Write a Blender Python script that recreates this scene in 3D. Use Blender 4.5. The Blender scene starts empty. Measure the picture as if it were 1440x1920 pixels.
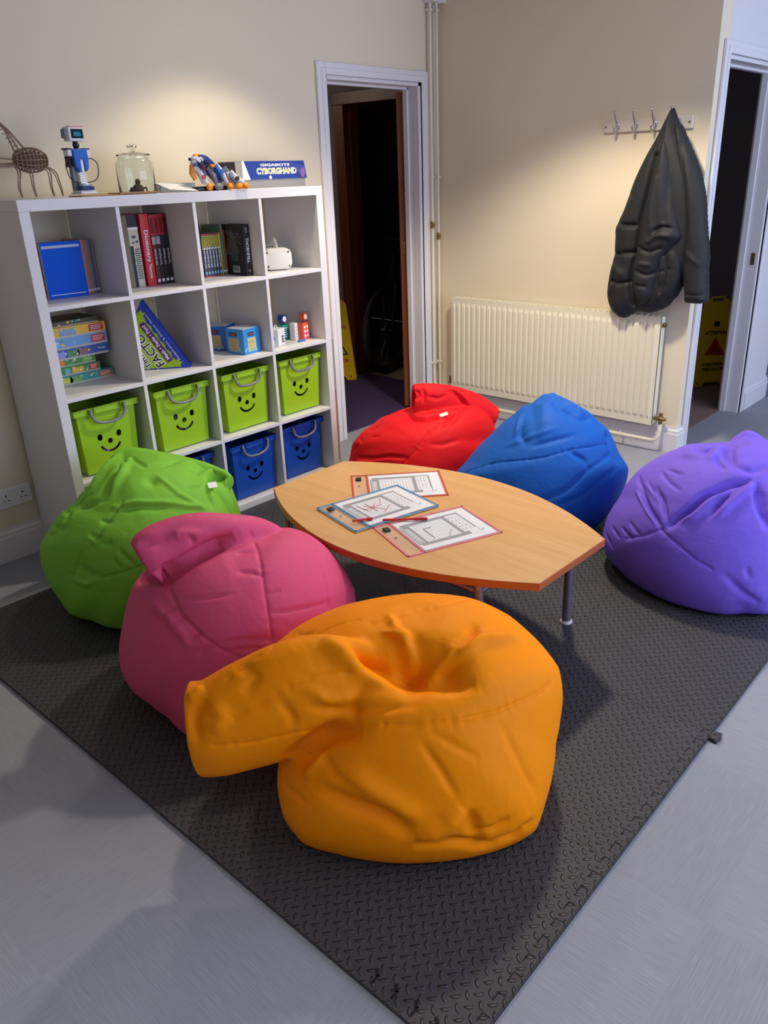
import bpy, math, random
import numpy as np
from mathutils import Matrix, Vector

SC = bpy.context.scene
COL = SC.collection
R_ = math.radians

# ---------------------------------------------------------------- camera
cam = bpy.data.cameras.new('camera'); cam_o = bpy.data.objects.new('camera', cam); COL.objects.link(cam_o)
cam.sensor_fit = 'VERTICAL'; cam.sensor_height = 24.0; cam.lens = 24.0 * 1477.57 / 1920
cam.shift_x = (720 - 753.87) / 1920; cam.shift_y = (941.09 - 960) / 1920
cam.clip_start = .02
cr, cd, cf = (0.65742546, -0.75295133, -0.02925843), (-0.31021937, -0.23506816, -0.92114434), (0.68669914, 0.61466027, -0.38811988)
m = Matrix(((cr[0], -cd[0], -cf[0], -1.32805), (cr[1], -cd[1], -cf[1], -3.34198), (cr[2], -cd[2], -cf[2], 1.52642), (0, 0, 0, 1)))
cam_o.matrix_world = m
SC.camera = cam_o

# ---------------------------------------------------------------- light
w = bpy.data.worlds.new('world'); SC.world = w; w.use_nodes = True
w.node_tree.nodes['Background'].inputs[0].default_value = (.55, .66, 1.0, 1)
w.node_tree.nodes['Background'].inputs[1].default_value = .35

def lamp(name, kind, loc, energy, color, rot=(0, 0, 0), **kw):
    l = bpy.data.lights.new(name, kind); l.energy = energy; l.color = color
    for k, v in kw.items(): setattr(l, k, v)
    o = bpy.data.objects.new(name, l); o.location = loc; o.rotation_euler = rot; COL.objects.link(o); return o
LAMPS = ((1.12, -.60), (1.78, -1.50), (-1.75, -3.30), (1.15, -4.15))          # recessed ceiling downlights
for (lx, ly), e_, c_, ang, bl in zip(LAMPS, (33, 138, 84, 54), ((1.0, .87, .64), (1.0, .89, .72), (.9, .93, 1), (.9, .93, 1)), (114, 124, 92, 92), (.35, .4, .7, .7)):
    lamp('downlight', 'SPOT', (lx, ly, 2.40), e_, c_, spot_size=R_(ang), spot_blend=bl, shadow_soft_size=.09)
lamp('corridor_light', 'POINT', (1.75, 2.2, 2.2), 5, (1, .85, .7), shadow_soft_size=.1)
# daylight through the wide window of the front wall, behind and to the right of the viewer
lamp('window_daylight', 'AREA', (2.2, -5.12, 1.5), 85, (.62, .72, 1.0), rot=(R_(90), 0, 0), shape='RECTANGLE', size=4.6, size_y=1.7)

SC.view_settings.view_transform = 'Standard'; SC.view_settings.look = 'None'
SC.view_settings.gamma = 1; SC.view_settings.use_curve_mapping = False
SC.view_settings.exposure = 0.50
SC.cycles.max_bounces = 8; SC.cycles.use_denoising = True

# ---------------------------------------------------------------- materials
def lin(c):
    return tuple(((v / 255) / 12.92 if v / 255 <= .04045 else ((v / 255 + .055) / 1.055) ** 2.4) for v in c)
MATS = {}
def mat(name, rgb, rough=.5, metal=0, bump=0, bscale=200, bdist=.001, var=0, vscale=6, **kw):
    if name in MATS: return MATS[name]
    M = bpy.data.materials.new(name); M.use_nodes = True; nt = M.node_tree; B = nt.nodes['Principled BSDF']
    c = (*lin(rgb), 1); B.inputs['Base Color'].default_value = c
    B.inputs['Roughness'].default_value = rough; B.inputs['Metallic'].default_value = metal
    for k, v in kw.items(): B.inputs[k.replace('_', ' ')].default_value = v
    tc = nt.nodes.new('ShaderNodeTexCoord')
    if var:
        n = nt.nodes.new('ShaderNodeTexNoise'); n.inputs['Scale'].default_value = vscale; n.inputs['Detail'].default_value = 4
        nt.links.new(tc.outputs['Object'], n.inputs['Vector'])
        mx = nt.nodes.new('ShaderNodeMix'); mx.data_type = 'RGBA'
        mx.inputs[6].default_value = (*[v * (1 - var) for v in c[:3]], 1); mx.inputs[7].default_value = (*[min(1, v * (1 + var)) for v in c[:3]], 1)
        nt.links.new(n.outputs[0], mx.inputs[0]); nt.links.new(mx.outputs[2], B.inputs['Base Color'])
    if bump:
        n = nt.nodes.new('ShaderNodeTexNoise'); n.inputs['Scale'].default_value = bscale; n.inputs['Detail'].default_value = 3
        nt.links.new(tc.outputs['Object'], n.inputs['Vector'])
        b = nt.nodes.new('ShaderNodeBump'); b.inputs['Strength'].default_value = bump; b.inputs['Distance'].default_value = bdist
        nt.links.new(n.outputs[0], b.inputs['Height']); nt.links.new(b.outputs[0], B.inputs['Normal'])
    MATS[name] = M; return M

class G:
    """tiny wrapper for math node graphs"""
    def __init__(s, M): s.nt = M.node_tree; s.L = s.nt.links.new
    def m(s, op, a, b=None, c=None):
        n = s.nt.nodes.new('ShaderNodeMath'); n.operation = op
        for i, v in enumerate((a, b, c)):
            if v is None: continue
            if isinstance(v, (int, float)): n.inputs[i].default_value = v
            else: s.L(v, n.inputs[i])
        return n.outputs[0]
    def step(s, x, lo, hi):
        n = s.nt.nodes.new('ShaderNodeMapRange'); n.interpolation_type = 'SMOOTHSTEP'
        s.L(x, n.inputs[0]); n.inputs[1].default_value = lo; n.inputs[2].default_value = hi; return n.outputs[0]
    def noise(s, vec, scale, detail=2, rough=.5):
        n = s.nt.nodes.new('ShaderNodeTexNoise'); n.inputs['Scale'].default_value = scale; n.inputs['Detail'].default_value = detail
        n.inputs['Roughness'].default_value = rough; s.L(vec, n.inputs['Vector']); return n.outputs[0]
    def mix(s, f, a, b):
        n = s.nt.nodes.new('ShaderNodeMix'); n.data_type = 'RGBA'; s.L(f, n.inputs[0])
        for i, v in ((6, a), (7, b)):
            if isinstance(v, tuple): n.inputs[i].default_value = (*v, 1)
            else: s.L(v, n.inputs[i])
        return n.outputs[2]
    def mapping(s, vec, scale=(1, 1, 1), rot=(0, 0, 0)):
        n = s.nt.nodes.new('ShaderNodeMapping'); n.inputs['Scale'].default_value = scale; n.inputs['Rotation'].default_value = rot
        s.L(vec, n.inputs['Vector']); return n.outputs[0]
    def xyz(s, vec):
        n = s.nt.nodes.new('ShaderNodeSeparateXYZ'); s.L(vec, n.inputs[0]); return n.outputs
    def comb(s, x, y, z=0.):
        n = s.nt.nodes.new('ShaderNodeCombineXYZ')
        for i, v in enumerate((x, y, z)):
            if isinstance(v, (int, float)): n.inputs[i].default_value = v
            else: s.L(v, n.inputs[i])
        return n.outputs[0]
    def bump(s, h, strength, dist):
        b = s.nt.nodes.new('ShaderNodeBump'); b.inputs['Strength'].default_value = strength; b.inputs['Distance'].default_value = dist
        s.L(h, b.inputs['Height']); return b.outputs[0]

def new_mat(name, rough=.7):
    M = bpy.data.materials.new(name); M.use_nodes = True; B = M.node_tree.nodes['Principled BSDF']; B.inputs['Roughness'].default_value = rough
    tc = M.node_tree.nodes.new('ShaderNodeTexCoord'); MATS[name] = M
    return M, G(M), B, tc.outputs['Object']

# carpet tiles, 50 cm, brushed one way and then the other
def carpet(name, c0, c1):
    M, g, B, obj = new_mat(name, .95)
    X = g.xyz(obj); u = g.m('FLOOR', g.m('DIVIDE', X[0], .5)); v = g.m('FLOOR', g.m('DIVIDE', X[1], .5))
    par = g.m('MODULO', g.m('ADD', g.m('ADD', u, v), 100), 2)
    a = g.noise(g.mapping(obj, (300, 14, 1)), 1, 2); b = g.noise(g.mapping(obj, (14, 300, 1)), 1, 2)
    s = g.m('ADD', g.m('MULTIPLY', a, par), g.m('MULTIPLY', b, g.m('SUBTRACT', 1, par)))
    big = g.noise(obj, 1.7, 3); fine = g.noise(obj, 700, 2)
    h = g.m('ADD', g.m('MULTIPLY', s, .8), g.m('MULTIPLY', fine, .5))
    t = g.m('ADD', g.m('ADD', g.m('MULTIPLY', g.m('SUBTRACT', s, .5), 1.1), g.m('MULTIPLY', big, .35)), g.m('ADD', g.m('MULTIPLY', par, .12), g.m('MULTIPLY', g.m('SUBTRACT', fine, .5), .8)))
    g.L(g.mix(g.step(t, -.3, 1.0), lin(c0), lin(c1)), B.inputs['Base Color'])
    g.L(g.bump(h, .5, .003), B.inputs['Normal']); return M

# black foam with the raised checker-plate bars
def foam():
    M, g, B, obj = new_mat('black_foam', .5)
    r = g.mapping(obj, (1, 1, 1), (0, 0, R_(45))); X = g.xyz(r); P = .0235
    x = g.m('DIVIDE', X[0], P); y = g.m('DIVIDE', X[1], P)
    fx = g.m('SUBTRACT', g.m('FRACT', x), .5); fy = g.m('SUBTRACT', g.m('FRACT', y), .5)
    par = g.m('FLOORED_MODULO', g.m('ADD', g.m('FLOOR', x), g.m('FLOOR', y)), 2)
    ip = g.m('SUBTRACT', 1, par)
    a = g.m('ADD', g.m('MULTIPLY', fx, par), g.m('MULTIPLY', fy, ip)); b = g.m('ADD', g.m('MULTIPLY', fy, par), g.m('MULTIPLY', fx, ip))
    b = g.m('SUBTRACT', b, g.m('MULTIPLY', g.m('MULTIPLY', a, a), .45)); b = g.m('ADD', b, .04)
    q = g.m('SQRT', g.m('ADD', g.m('POWER', g.m('DIVIDE', a, .56), 2), g.m('POWER', g.m('DIVIDE', b, .19), 2)))
    bar = g.m('SUBTRACT', 1, g.step(q, .45, 1.0))
    fine = g.noise(obj, 900, 2); big = g.noise(obj, 3, 4)
    g.L(g.mix(big, lin((44, 43, 46)), lin((60, 58, 60))), B.inputs['Base Color'])
    g.L(g.bump(g.m('ADD', bar, g.m('MULTIPLY', fine, .05)), 1.0, .006), B.inputs['Normal'])
    B.inputs['Specular IOR Level'].default_value = .6
    g.L(g.m('SUBTRACT', .62, g.m('MULTIPLY', bar, .14)), B.inputs['Roughness']); return M

def woven(name, rgb, sheen=.03, rough=.6, spec=.14):
    """polyester bag cloth: fine weave, soft creases"""
    M, g, B, obj = new_mat(name, rough)
    n1 = g.noise(g.mapping(obj, (1, 1, 2.2)), 7, 3, .55); n2 = g.noise(g.mapping(obj, (2.4, 1, 1), (.4, .7, 0)), 16, 2)
    fine = g.noise(obj, 900, 1)
    h = g.m('ADD', g.m('ADD', g.m('MULTIPLY', n1, 1.2), g.m('MULTIPLY', n2, .55)), g.m('MULTIPLY', fine, .012))
    c = lin(rgb); B.inputs['Base Color'].default_value = (*c, 1)
    g.L(g.bump(h, .28, .010), B.inputs['Normal'])
    B.inputs['Sheen Weight'].default_value = sheen; B.inputs['Sheen Roughness'].default_value = .4
    B.inputs['Sheen Tint'].default_value = (*[min(1, v * 1.2 + .08) for v in c], 1)
    B.inputs['Specular IOR Level'].default_value = spec; return M

def wood(name, c0, c1, rough=.4, axis=1, ring=9):
    M, g, B, obj = new_mat(name, rough)
    sc = [28, 28, 28]; sc[axis] = 1.6
    a = g.noise(g.mapping(obj, tuple(sc)), 1, 4, .6); sc2 = [v * 7 for v in sc]
    b = g.noise(g.mapping(obj, tuple(sc2)), 1, 2)
    t = g.m('ADD', g.m('MULTIPLY', a, .75), g.m('MULTIPLY', b, .35))
    g.L(g.mix(g.step(t, .3, .8), lin(c0), lin(c1)), B.inputs['Base Color'])
    return M

def plaster(name, rgb):
    M, g, B, obj = new_mat(name, .85)
    n = g.noise(obj, 60, 4); b = g.noise(obj, .9, 2); c = lin(rgb)
    g.L(g.mix(b, tuple(v * .96 for v in c), tuple(min(1, v * 1.03) for v in c)), B.inputs['Base Color'])
    g.L(g.bump(n, .12, .002), B.inputs['Normal']); return M

# ---------------------------------------------------------------- mesh building
class MB:
    def __init__(s): s.v = []; s.f = []; s.mi = []; s.mats = []
    def _m(s, m):
        if m is None: return 0
        if m not in s.mats: s.mats.append(m)
        return s.mats.index(m)
    def add(s, V, F, m=None, M=None):
        n = len(s.v); k = s._m(m)
        for p in V:
            p = Vector(p)
            s.v.append(tuple(M @ p) if M is not None else tuple(p))
        for f in F: s.f.append([i + n for i in f]); s.mi.append(k)
        return s
    def box(s, x0, x1, y0, y1, z0, z1, m=None, M=None):
        V = [(x, y, z) for z in (z0, z1) for y in (y0, y1) for x in (x0, x1)]
        return s.add(V, [(0, 2, 3, 1), (4, 5, 7, 6), (0, 1, 5, 4), (2, 6, 7, 3), (0, 4, 6, 2), (1, 3, 7, 5)], m, M)
    def cyl(s, a, b, r, r2=None, seg=20, m=None, M=None):
        a = Vector(a); b = Vector(b); r2 = r if r2 is None else r2; t = (b - a).normalized()
        u = t.orthogonal().normalized(); w_ = t.cross(u)
        V = [];
        for c, rr in ((a, r), (b, r2)):
            for i in range(seg):
                th = 2 * math.pi * i / seg; V.append(c + (u * math.cos(th) + w_ * math.sin(th)) * rr)
        F = [(i, (i + 1) % seg, seg + (i + 1) % seg, seg + i) for i in range(seg)] + [tuple(range(seg))[::-1], tuple(range(seg, 2 * seg))]
        return s.add(V, F, m, M)
    def lathe(s, prof, seg=32, m=None, M=None):
        V = [(r * math.cos(2 * math.pi * i / seg), r * math.sin(2 * math.pi * i / seg), z) for r, z in prof for i in range(seg)]; k = len(prof)
        F = [(a * seg + i, a * seg + (i + 1) % seg, (a + 1) * seg + (i + 1) % seg, (a + 1) * seg + i) for a in range(k - 1) for i in range(seg)]
        if prof[0][0] > 1e-4: F.append(tuple(range(seg))[::-1])
        if prof[-1][0] > 1e-4: F.append(tuple((k - 1) * seg + i for i in range(seg)))
        return s.add(V, F, m, M)
    def tube(s, pts, r, seg=10, m=None, M=None, closed=False, flat=1.):
        P = [Vector(p) for p in pts]; n = len(P); V = []; u = None
        for i in range(n):
            a = P[(i - 1) % n] if closed or i else P[0]; b = P[(i + 1) % n] if closed or i < n - 1 else P[-1]
            t = (b - a).normalized()
            if u is None: u = t.orthogonal().normalized()
            u = (u - t * u.dot(t)).normalized(); w_ = t.cross(u)
            rr = r[i] if isinstance(r, (list, tuple)) else r
            V += [P[i] + (u * math.cos(2 * math.pi * k / seg) + w_ * math.sin(2 * math.pi * k / seg) * flat) * rr for k in range(seg)]
        F = [(i * seg + k, i * seg + (k + 1) % seg, ((i + 1) % n) * seg + (k + 1) % seg, ((i + 1) % n) * seg + k) for i in range(n if closed else n - 1) for k in range(seg)]
        if not closed: F += [tuple(range(seg))[::-1], tuple((n - 1) * seg + k for k in range(seg))]
        return s.add(V, F, m, M)
    def prism(s, poly, z0, z1, m=None, M=None):
        n = len(poly); V = [(x, y, z0) for x, y in poly] + [(x, y, z1) for x, y in poly]
        a = sum(poly[i][0] * poly[(i + 1) % n][1] - poly[(i + 1) % n][0] * poly[i][1] for i in range(n))
        F = [(i, (i + 1) % n, n + (i + 1) % n, n + i) for i in range(n)] + [tuple(range(n))[::-1], tuple(range(n, 2 * n))]
        if a < 0: F = [f[::-1] for f in F]
        return s.add(V, F, m, M)
    def ball(s, c, r, sx=1, sy=1, sz=1, m=None, M=None, seg=16, ring=10):
        prof = [(math.sin(math.pi * i / ring), -math.cos(math.pi * i / ring)) for i in range(ring + 1)]
        V = [(c[0] + sx * r * p * math.cos(2 * math.pi * i / seg), c[1] + sy * r * p * math.sin(2 * math.pi * i / seg), c[2] + sz * r * z) for p, z in prof for i in range(seg)]
        F = [(a * seg + i, a * seg + (i + 1) % seg, (a + 1) * seg + (i + 1) % seg, (a + 1) * seg + i) for a in range(ring) for i in range(seg)]
        return s.add(V, F, m, M)
    def build(s, name, m, parent=None, smooth=None, bevel=0, bseg=2, loc=None, label=None):
        me = bpy.data.meshes.new(name); me.from_pydata(s.v, [], s.f); me.validate()
        ms = [x if x is not None else m for x in s.mats] or [m]
        if any(x is None for x in s.mats) or not s.mats: pass
        for x in ms: me.materials.append(x)
        if len(me.polygons) == len(s.mi): me.polygons.foreach_set('material_index', s.mi)
        if smooth is not None:
            me.polygons.foreach_set('use_smooth', [True] * len(me.polygons)); me.set_sharp_from_angle(angle=R_(smooth))
        o = bpy.data.objects.new(name, me); COL.objects.link(o)
        if parent is not None: o.parent = parent
        if loc: o.location = loc
        if bevel:
            b = o.modifiers.new('bevel', 'BEVEL'); b.width = bevel; b.segments = bseg; b.limit_method = 'ANGLE'; b.angle_limit = R_(40); b.harden_normals = False
            if smooth is None:
                me.polygons.foreach_set('use_smooth', [True] * len(me.polygons)); me.set_sharp_from_angle(angle=R_(50))
        if label: o['label'] = label
        return o

def box1(name, x0, x1, y0, y1, z0, z1, m, parent=None, bevel=0, **kw):
    return MB().box(x0, x1, y0, y1, z0, z1).build(name, m, parent, bevel=bevel, **kw)

def thing(name, label, cat, loc=(0, 0, 0), rz=0, group=None):
    o = bpy.data.objects.new(name, None); COL.objects.link(o); o.empty_display_size = .05
    o.location = loc; o.rotation_euler = (0, 0, rz); o['label'] = label; o['category'] = cat
    if group: o['group'] = group
    return o

def tag(o, label, cat, group=None):
    o['label'] = label; o['category'] = cat
    if group: o['group'] = group
    return o

def struct(o): o['kind'] = 'structure'; return o

def dup(root, loc, rz=0, label=None, group=None):
    r = root.copy(); COL.objects.link(r); r.location = loc; r.rotation_euler = (0, 0, rz)
    if label: r['label'] = label
    if group: r['group'] = group
    for ch in list(root.children):
        c = ch.copy(); COL.objects.link(c); c.parent = r
        for gch in ch.children:
            d = gch.copy(); COL.objects.link(d); d.parent = c
    return r

def lettering(name, s, size, m, parent, loc, x=(1, 0, 0), up=(0, 0, 1), width=None, depth=.0006, bold=0., align='CENTER', label=None, shear=0):
    """raised letters; x is the reading direction and up the top of the letters"""
    c = bpy.data.curves.new(name, 'FONT'); c.body = s; c.size = size; c.align_x = align; c.align_y = 'CENTER'; c.extrude = depth; c.offset = bold; c.resolution_u = 2; c.shear = shear
    o = bpy.data.objects.new(name, c); COL.objects.link(o)
    dg = bpy.context.evaluated_depsgraph_get(); dg.update()
    me = bpy.data.meshes.new_from_object(o.evaluated_get(dg)); bpy.data.objects.remove(o)
    if not len(me.vertices): return None
    xs = [v.co.x for v in me.vertices]; k = width / (max(xs) - min(xs)) if width else 1
    x = Vector(x).normalized(); u = Vector(up).normalized(); n = x.cross(u)
    M = Matrix(((x.x * k, u.x, n.x, loc[0]), (x.y * k, u.y, n.y, loc[1]), (x.z * k, u.z, n.z, loc[2]), (0, 0, 0, 1)))
    me.transform(M); me.materials.clear(); me.materials.append(m)
    o = bpy.data.objects.new(name, me); COL.objects.link(o)
    if parent is not None: o.parent = parent
    if label: o['label'] = label
    return o
# ---------------------------------------------------------------- soft shapes
def catmull(P, n):
    """smooth resampling of control rows P (k,d) to n rows"""
    P = np.asarray(P, float); k = len(P)
    t = np.linspace(0, k - 1, n); i = np.clip(t.astype(int), 0, k - 2); f = (t - i)[:, None]
    p0 = P[np.clip(i - 1, 0, k - 1)]; p1 = P[i]; p2 = P[i + 1]; p3 = P[np.clip(i + 2, 0, k - 1)]
    return .5 * ((2 * p1) + (-p0 + p2) * f + (2 * p0 - 5 * p1 + 4 * p2 - p3) * f * f + (-p0 + 3 * p1 - 3 * p2 + p3) * f ** 3)

def ring_body(rings, nr=60, seg=96):
    """rings: (z, cx, cy, rx, ry) from the floor up; closed at both ends"""
    R = catmull(rings, nr); th = np.linspace(0, 2 * np.pi, seg, endpoint=False)
    V = [np.stack([r[1] + r[3] * np.cos(th), r[2] + r[4] * np.sin(th), np.full(seg, r[0])], 1) for r in R]
    V = np.concatenate(V + [[[R[0][1], R[0][2], R[0][0]]], [[R[-1][1], R[-1][2], R[-1][0]]]])
    F = [[a * seg + b, a * seg + (b + 1) % seg, (a + 1) * seg + (b + 1) % seg, (a + 1) * seg + b] for a in range(nr - 1) for b in range(seg)]
    n0 = nr * seg
    F += [[n0, (b + 1) % seg, b] for b in range(seg)] + [[n0 + 1, (nr - 1) * seg + b, (nr - 1) * seg + (b + 1) % seg] for b in range(seg)]
    return V, F

def sweep(path, n=40, seg=40, mouth=0):
    """path rows: x,y,z, half width, half thickness, roll; mouth>0 hollows the last end"""
    P = catmull(path, n); C = P[:, :3]; T = np.gradient(C, axis=0); T /= np.linalg.norm(T, axis=1)[:, None]
    th = np.linspace(0, 2 * np.pi, seg, endpoint=False); V = []
    def ring(c, t, a, b, roll):
        s = np.cross(t, [0, 0, 1.]); s = s / (np.linalg.norm(s) + 1e-9); u = np.cross(s, t)
        s2 = s * math.cos(roll) + u * math.sin(roll); u2 = -s * math.sin(roll) + u * math.cos(roll)
        return c + np.outer(a * np.cos(th), s2) + np.outer(b * np.sin(th), u2)
    for k in range(n): V.append(ring(C[k], T[k], max(P[k, 3], .004), max(P[k, 4], .004), P[k, 5]))
    if mouth > 0:
        for d, sc in ((.004, .85), (-.3 * mouth, .72), (-mouth, .5), (-1.1 * mouth, .1)):
            V.append(ring(C[-1] + T[-1] * d, T[-1], P[-1, 3] * sc, P[-1, 4] * sc, P[-1, 5]))
    m = len(V); V = np.concatenate(V + [[C[0]], [V[-1].mean(0)]])
    F = [[a * seg + b, a * seg + (b + 1) % seg, (a + 1) * seg + (b + 1) % seg, (a + 1) * seg + b] for a in range(m - 1) for b in range(seg)]
    n0 = m * seg
    F += [[n0, (b + 1) % seg, b] for b in range(seg)] + [[n0 + 1, (m - 1) * seg + b, (m - 1) * seg + (b + 1) % seg] for b in range(seg)]
    return V, F

def stretch(V, c, w, prof):
    """push the outline of a soft body in or out: prof gives one factor per direction round axis w through c"""
    c = np.array(c, float); w = np.array(w, float); w /= np.linalg.norm(w)
    e1 = np.cross([0, 0, 1.], w); e1 /= np.linalg.norm(e1); e2 = np.cross(w, e1)
    D = V - c; a = D @ w; x = D @ e1; y = D @ e2
    al = np.arctan2(y, x) / (2 * np.pi) % 1 * len(prof); i = al.astype(int) % len(prof); f = al - al.astype(int)
    pr = np.array(prof, float); s = pr[i] * (1 - f) + pr[(i + 1) % len(prof)] * f
    return c + np.outer(a, w) + np.outer(x * s, e1) + np.outer(y * s, e2)

def seg_dist(V, P):
    """distance of every vertex to polyline P, and how far along it (metres) the nearest point is"""
    best = np.full(len(V), 9.); along = np.zeros(len(V)); acc = 0
    for a, b in zip(P[:-1], P[1:]):
        ab = b - a; L = np.linalg.norm(ab) + 1e-9
        t = np.clip((V - a) @ ab / L ** 2, 0, 1); d = np.linalg.norm(V - a - t[:, None] * ab, axis=1)
        m = d < best; best[m] = d[m]; along[m] = acc + t[m] * L; acc += L
    return best, along, acc

def apply_folds(V, N, folds, d_gain=1.15):
    """fold = (kind, amplitude, width, points). v valley, r ridge, s puckered seam, p one-off push along the surface"""
    off = np.zeros(len(V)); rg = random.Random(7)
    for kind, amp, wid, pts in folds:
        P = np.array(pts, float)
        if len(P) < 2: P = np.array([P[0], P[0] + 1e-4])
        else: P = catmull(P, 4 * len(P))
        lo = P.min(0) - 3.5 * wid - .05; hi = P.max(0) + 3.5 * wid + .05
        idx = np.where(((V > lo) & (V < hi)).all(1))[0]
        if not len(idx): continue
        d, s, L = seg_dist(V[idx], P)
        taper = np.clip(np.minimum(s, L - s) / (min(.3 * L, .05) + 1e-6), 0, 1) if L > .01 else 1.
        taper = .15 + .85 * taper ** .7 if kind != 's' and L > .01 else 1.
        g = np.exp(-(d / wid) ** 2); amp = amp * d_gain
        if kind == 'v': o = -amp * g * taper
        elif kind == 'r': o = amp * (1.25 * g - .35 * np.exp(-(d / (2 * wid)) ** 2)) * taper
        elif kind == 'p': o = amp * g
        else:
            ph = rg.random() * 6
            o = -amp * g - .30 * amp * np.exp(-(d / (3.6 * wid)) ** 2) * (1 + np.sin(s * 150 + ph + 2 * np.sin(s * 37)) * np.sin(s * 43 + 2 * ph))
        off[idx] += o
    return V + N * off[:, None]

def mesh_arrays(me):
    V = np.empty(len(me.vertices) * 3); me.vertices.foreach_get('co', V); V = V.reshape(-1, 3)
    N = np.empty(len(me.vertices) * 3); me.vertex_normals.foreach_get('vector', N); return V, N.reshape(-1, 3)

def soft_union(pieces, voxel, smooth_n):
    """one continuous skin round all the pieces"""
    Vs, Fs, n = [], [], 0
    for V, F in pieces:
        Vs.append(V); Fs += [[i + n for i in f] for f in F]; n += len(V)
    me = bpy.data.meshes.new('t'); me.from_pydata(np.concatenate(Vs).tolist(), [], Fs)
    o = bpy.data.objects.new('t', me); bpy.context.scene.collection.objects.link(o)
    m = o.modifiers.new('r', 'REMESH'); m.mode = 'VOXEL'; m.voxel_size = voxel; m.adaptivity = 0
    s = o.modifiers.new('s', 'SMOOTH'); s.factor = .5; s.iterations = smooth_n
    dg = bpy.context.evaluated_depsgraph_get(); dg.update()
    out = bpy.data.meshes.new_from_object(o.evaluated_get(dg))
    bpy.data.objects.remove(o); bpy.data.meshes.remove(me)
    return out

def bag_base(d, voxel=.0045):
    V, F = ring_body(d['rings'])
    if d.get('prof'): V = stretch(V, d['c'], d['w'], d['prof'])
    me = soft_union([(V, F)] + [sweep(f, mouth=mo) for f, mo in d.get('flaps', [])], voxel, d.get('smooth', 9))
    return me

def bag_finish(me, d):
    V, N = mesh_arrays(me)
    V = apply_folds(V, N, [f for f in d['folds'] if f[2] >= .018])
    me.vertices.foreach_set('co', V.ravel()); me.update()
    V, N = mesh_arrays(me)
    V = apply_folds(V, N, [f for f in d['folds'] if f[2] < .018])
    z0 = d['z0']; V[:, 2] = np.where(V[:, 2] < z0 + .02, z0 + .02 * np.exp((V[:, 2] - z0 - .02) / .02), V[:, 2])   # settles on the mat
    me.vertices.foreach_set('co', V.ravel()); me.update()
    me.polygons.foreach_set('use_smooth', [True] * len(me.polygons))
# ---------------------------------------------------------------- materials of the room
M_wall = plaster('cream_wall_paint', (226, 214, 188))
M_wall_cool = plaster('pale_wall_paint', (214, 212, 214))
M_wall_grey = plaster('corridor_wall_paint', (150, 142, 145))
M_white = mat('white_gloss_paint', (222, 220, 222), .35)
M_ceil = plaster('ceiling_paint', (225, 222, 215))
M_carpet = carpet('grey_carpet_tiles', (138, 140, 148), (160, 161, 168))
M_purple_carpet = mat('dark_purple_carpet', (58, 40, 82), .95, bump=.5, bscale=500, bdist=.003, var=.15, vscale=30)
M_brown_carpet = mat('brown_carpet', (134, 108, 98), .95, bump=.5, bscale=400, bdist=.003, var=.1)
M_beige_floor = mat('beige_store_floor', (150, 135, 118), .8, var=.1)
M_dark_wood = wood('varnished_brown_wood', (92, 42, 14), (134, 70, 26), .35, 2)
M_chrome = mat('chrome', (200, 200, 205), .18, 1)
M_brass = mat('aged_brass', (150, 125, 85), .35, 1)
M_steel = mat('grey_metal', (120, 118, 120), .4, .9)
M_black = mat('black_plastic', (22, 22, 25), .45)

YB, XR, YE, HC = .02, 2.856, -1.684, 2.43       # back wall, right wall, end of right wall, ceiling height
D1 = (1.930, 2.690, 1.985)                      # doorway in the back wall
D2 = (2.985, 3.830, 1.985)                      # doorway beyond the end of the right wall

struct(box1('floor', -3.2, 6.2, -5.2, .09, -.1, 0, M_carpet))
struct(box1('floor', 1.2, 3.24, .09, 3.2, -.1, 0, M_purple_carpet))
struct(box1('floor', 3.24, 5.2, .09, 3.2, -.1, -.001, M_beige_floor))
struct(box1('floor', 2.99, 5.8, -1.58, .0, -.0999, .004, M_brown_carpet))
struct(box1('ceiling', -3.2, 6.2, -5.2, 3.2, HC, HC + .1, M_ceil))

# back wall with its doorway
b = MB(); b.box(-3.2, D1[0], YB, YB + .12, 0, HC); b.box(D1[1], XR + .13, YB, YB + .12, 0, HC); b.box(D1[0], D1[1], YB, YB + .12, D1[2], HC)
struct(b.build('wall_back', M_wall))
# right wall ends in a free corner, a doorway follows beyond it
b = MB(); b.box(XR, XR + .128, YE, YB, 0, HC)
struct(b.build('wall_right', M_wall))
b = MB(); b.box(D2[0], D2[1], YE, YE + .12, D2[2], HC); b.box(D2[1], 6.2, YE, YE + .12, 0, HC)
struct(b.build('wall_passage', M_wall_cool))
struct(box1('wall_passage_end', 6.1, 6.2, -5.2, YE, 0, HC, M_wall_cool))
# left and front walls behind the viewer, the front one with a wide window
struct(box1('wall_left', -3.3, -3.2, -5.2, YB, 0, HC, M_wall))
b = MB(); b.box(-3.2, -.2, -5.3, -5.2, 0, HC); b.box(4.6, 6.2, -5.3, -5.2, 0, HC); b.box(-.2, 4.6, -5.3, -5.2, 0, .6); b.box(-.2, 4.6, -5.3, -5.2, 2.4, HC)
struct(b.build('wall_front', M_wall))
b = MB()
for x in (-.2, .96, 2.16, 3.36, 4.55): b.box(x, x + .05, -5.28, -5.22, .6, 2.4)
b.box(-.2, 4.6, -5.28, -5.22, .6, .65); b.box(-.2, 4.6, -5.28, -5.22, 2.35, 2.4); struct(b.build('window_1', M_white))
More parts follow.
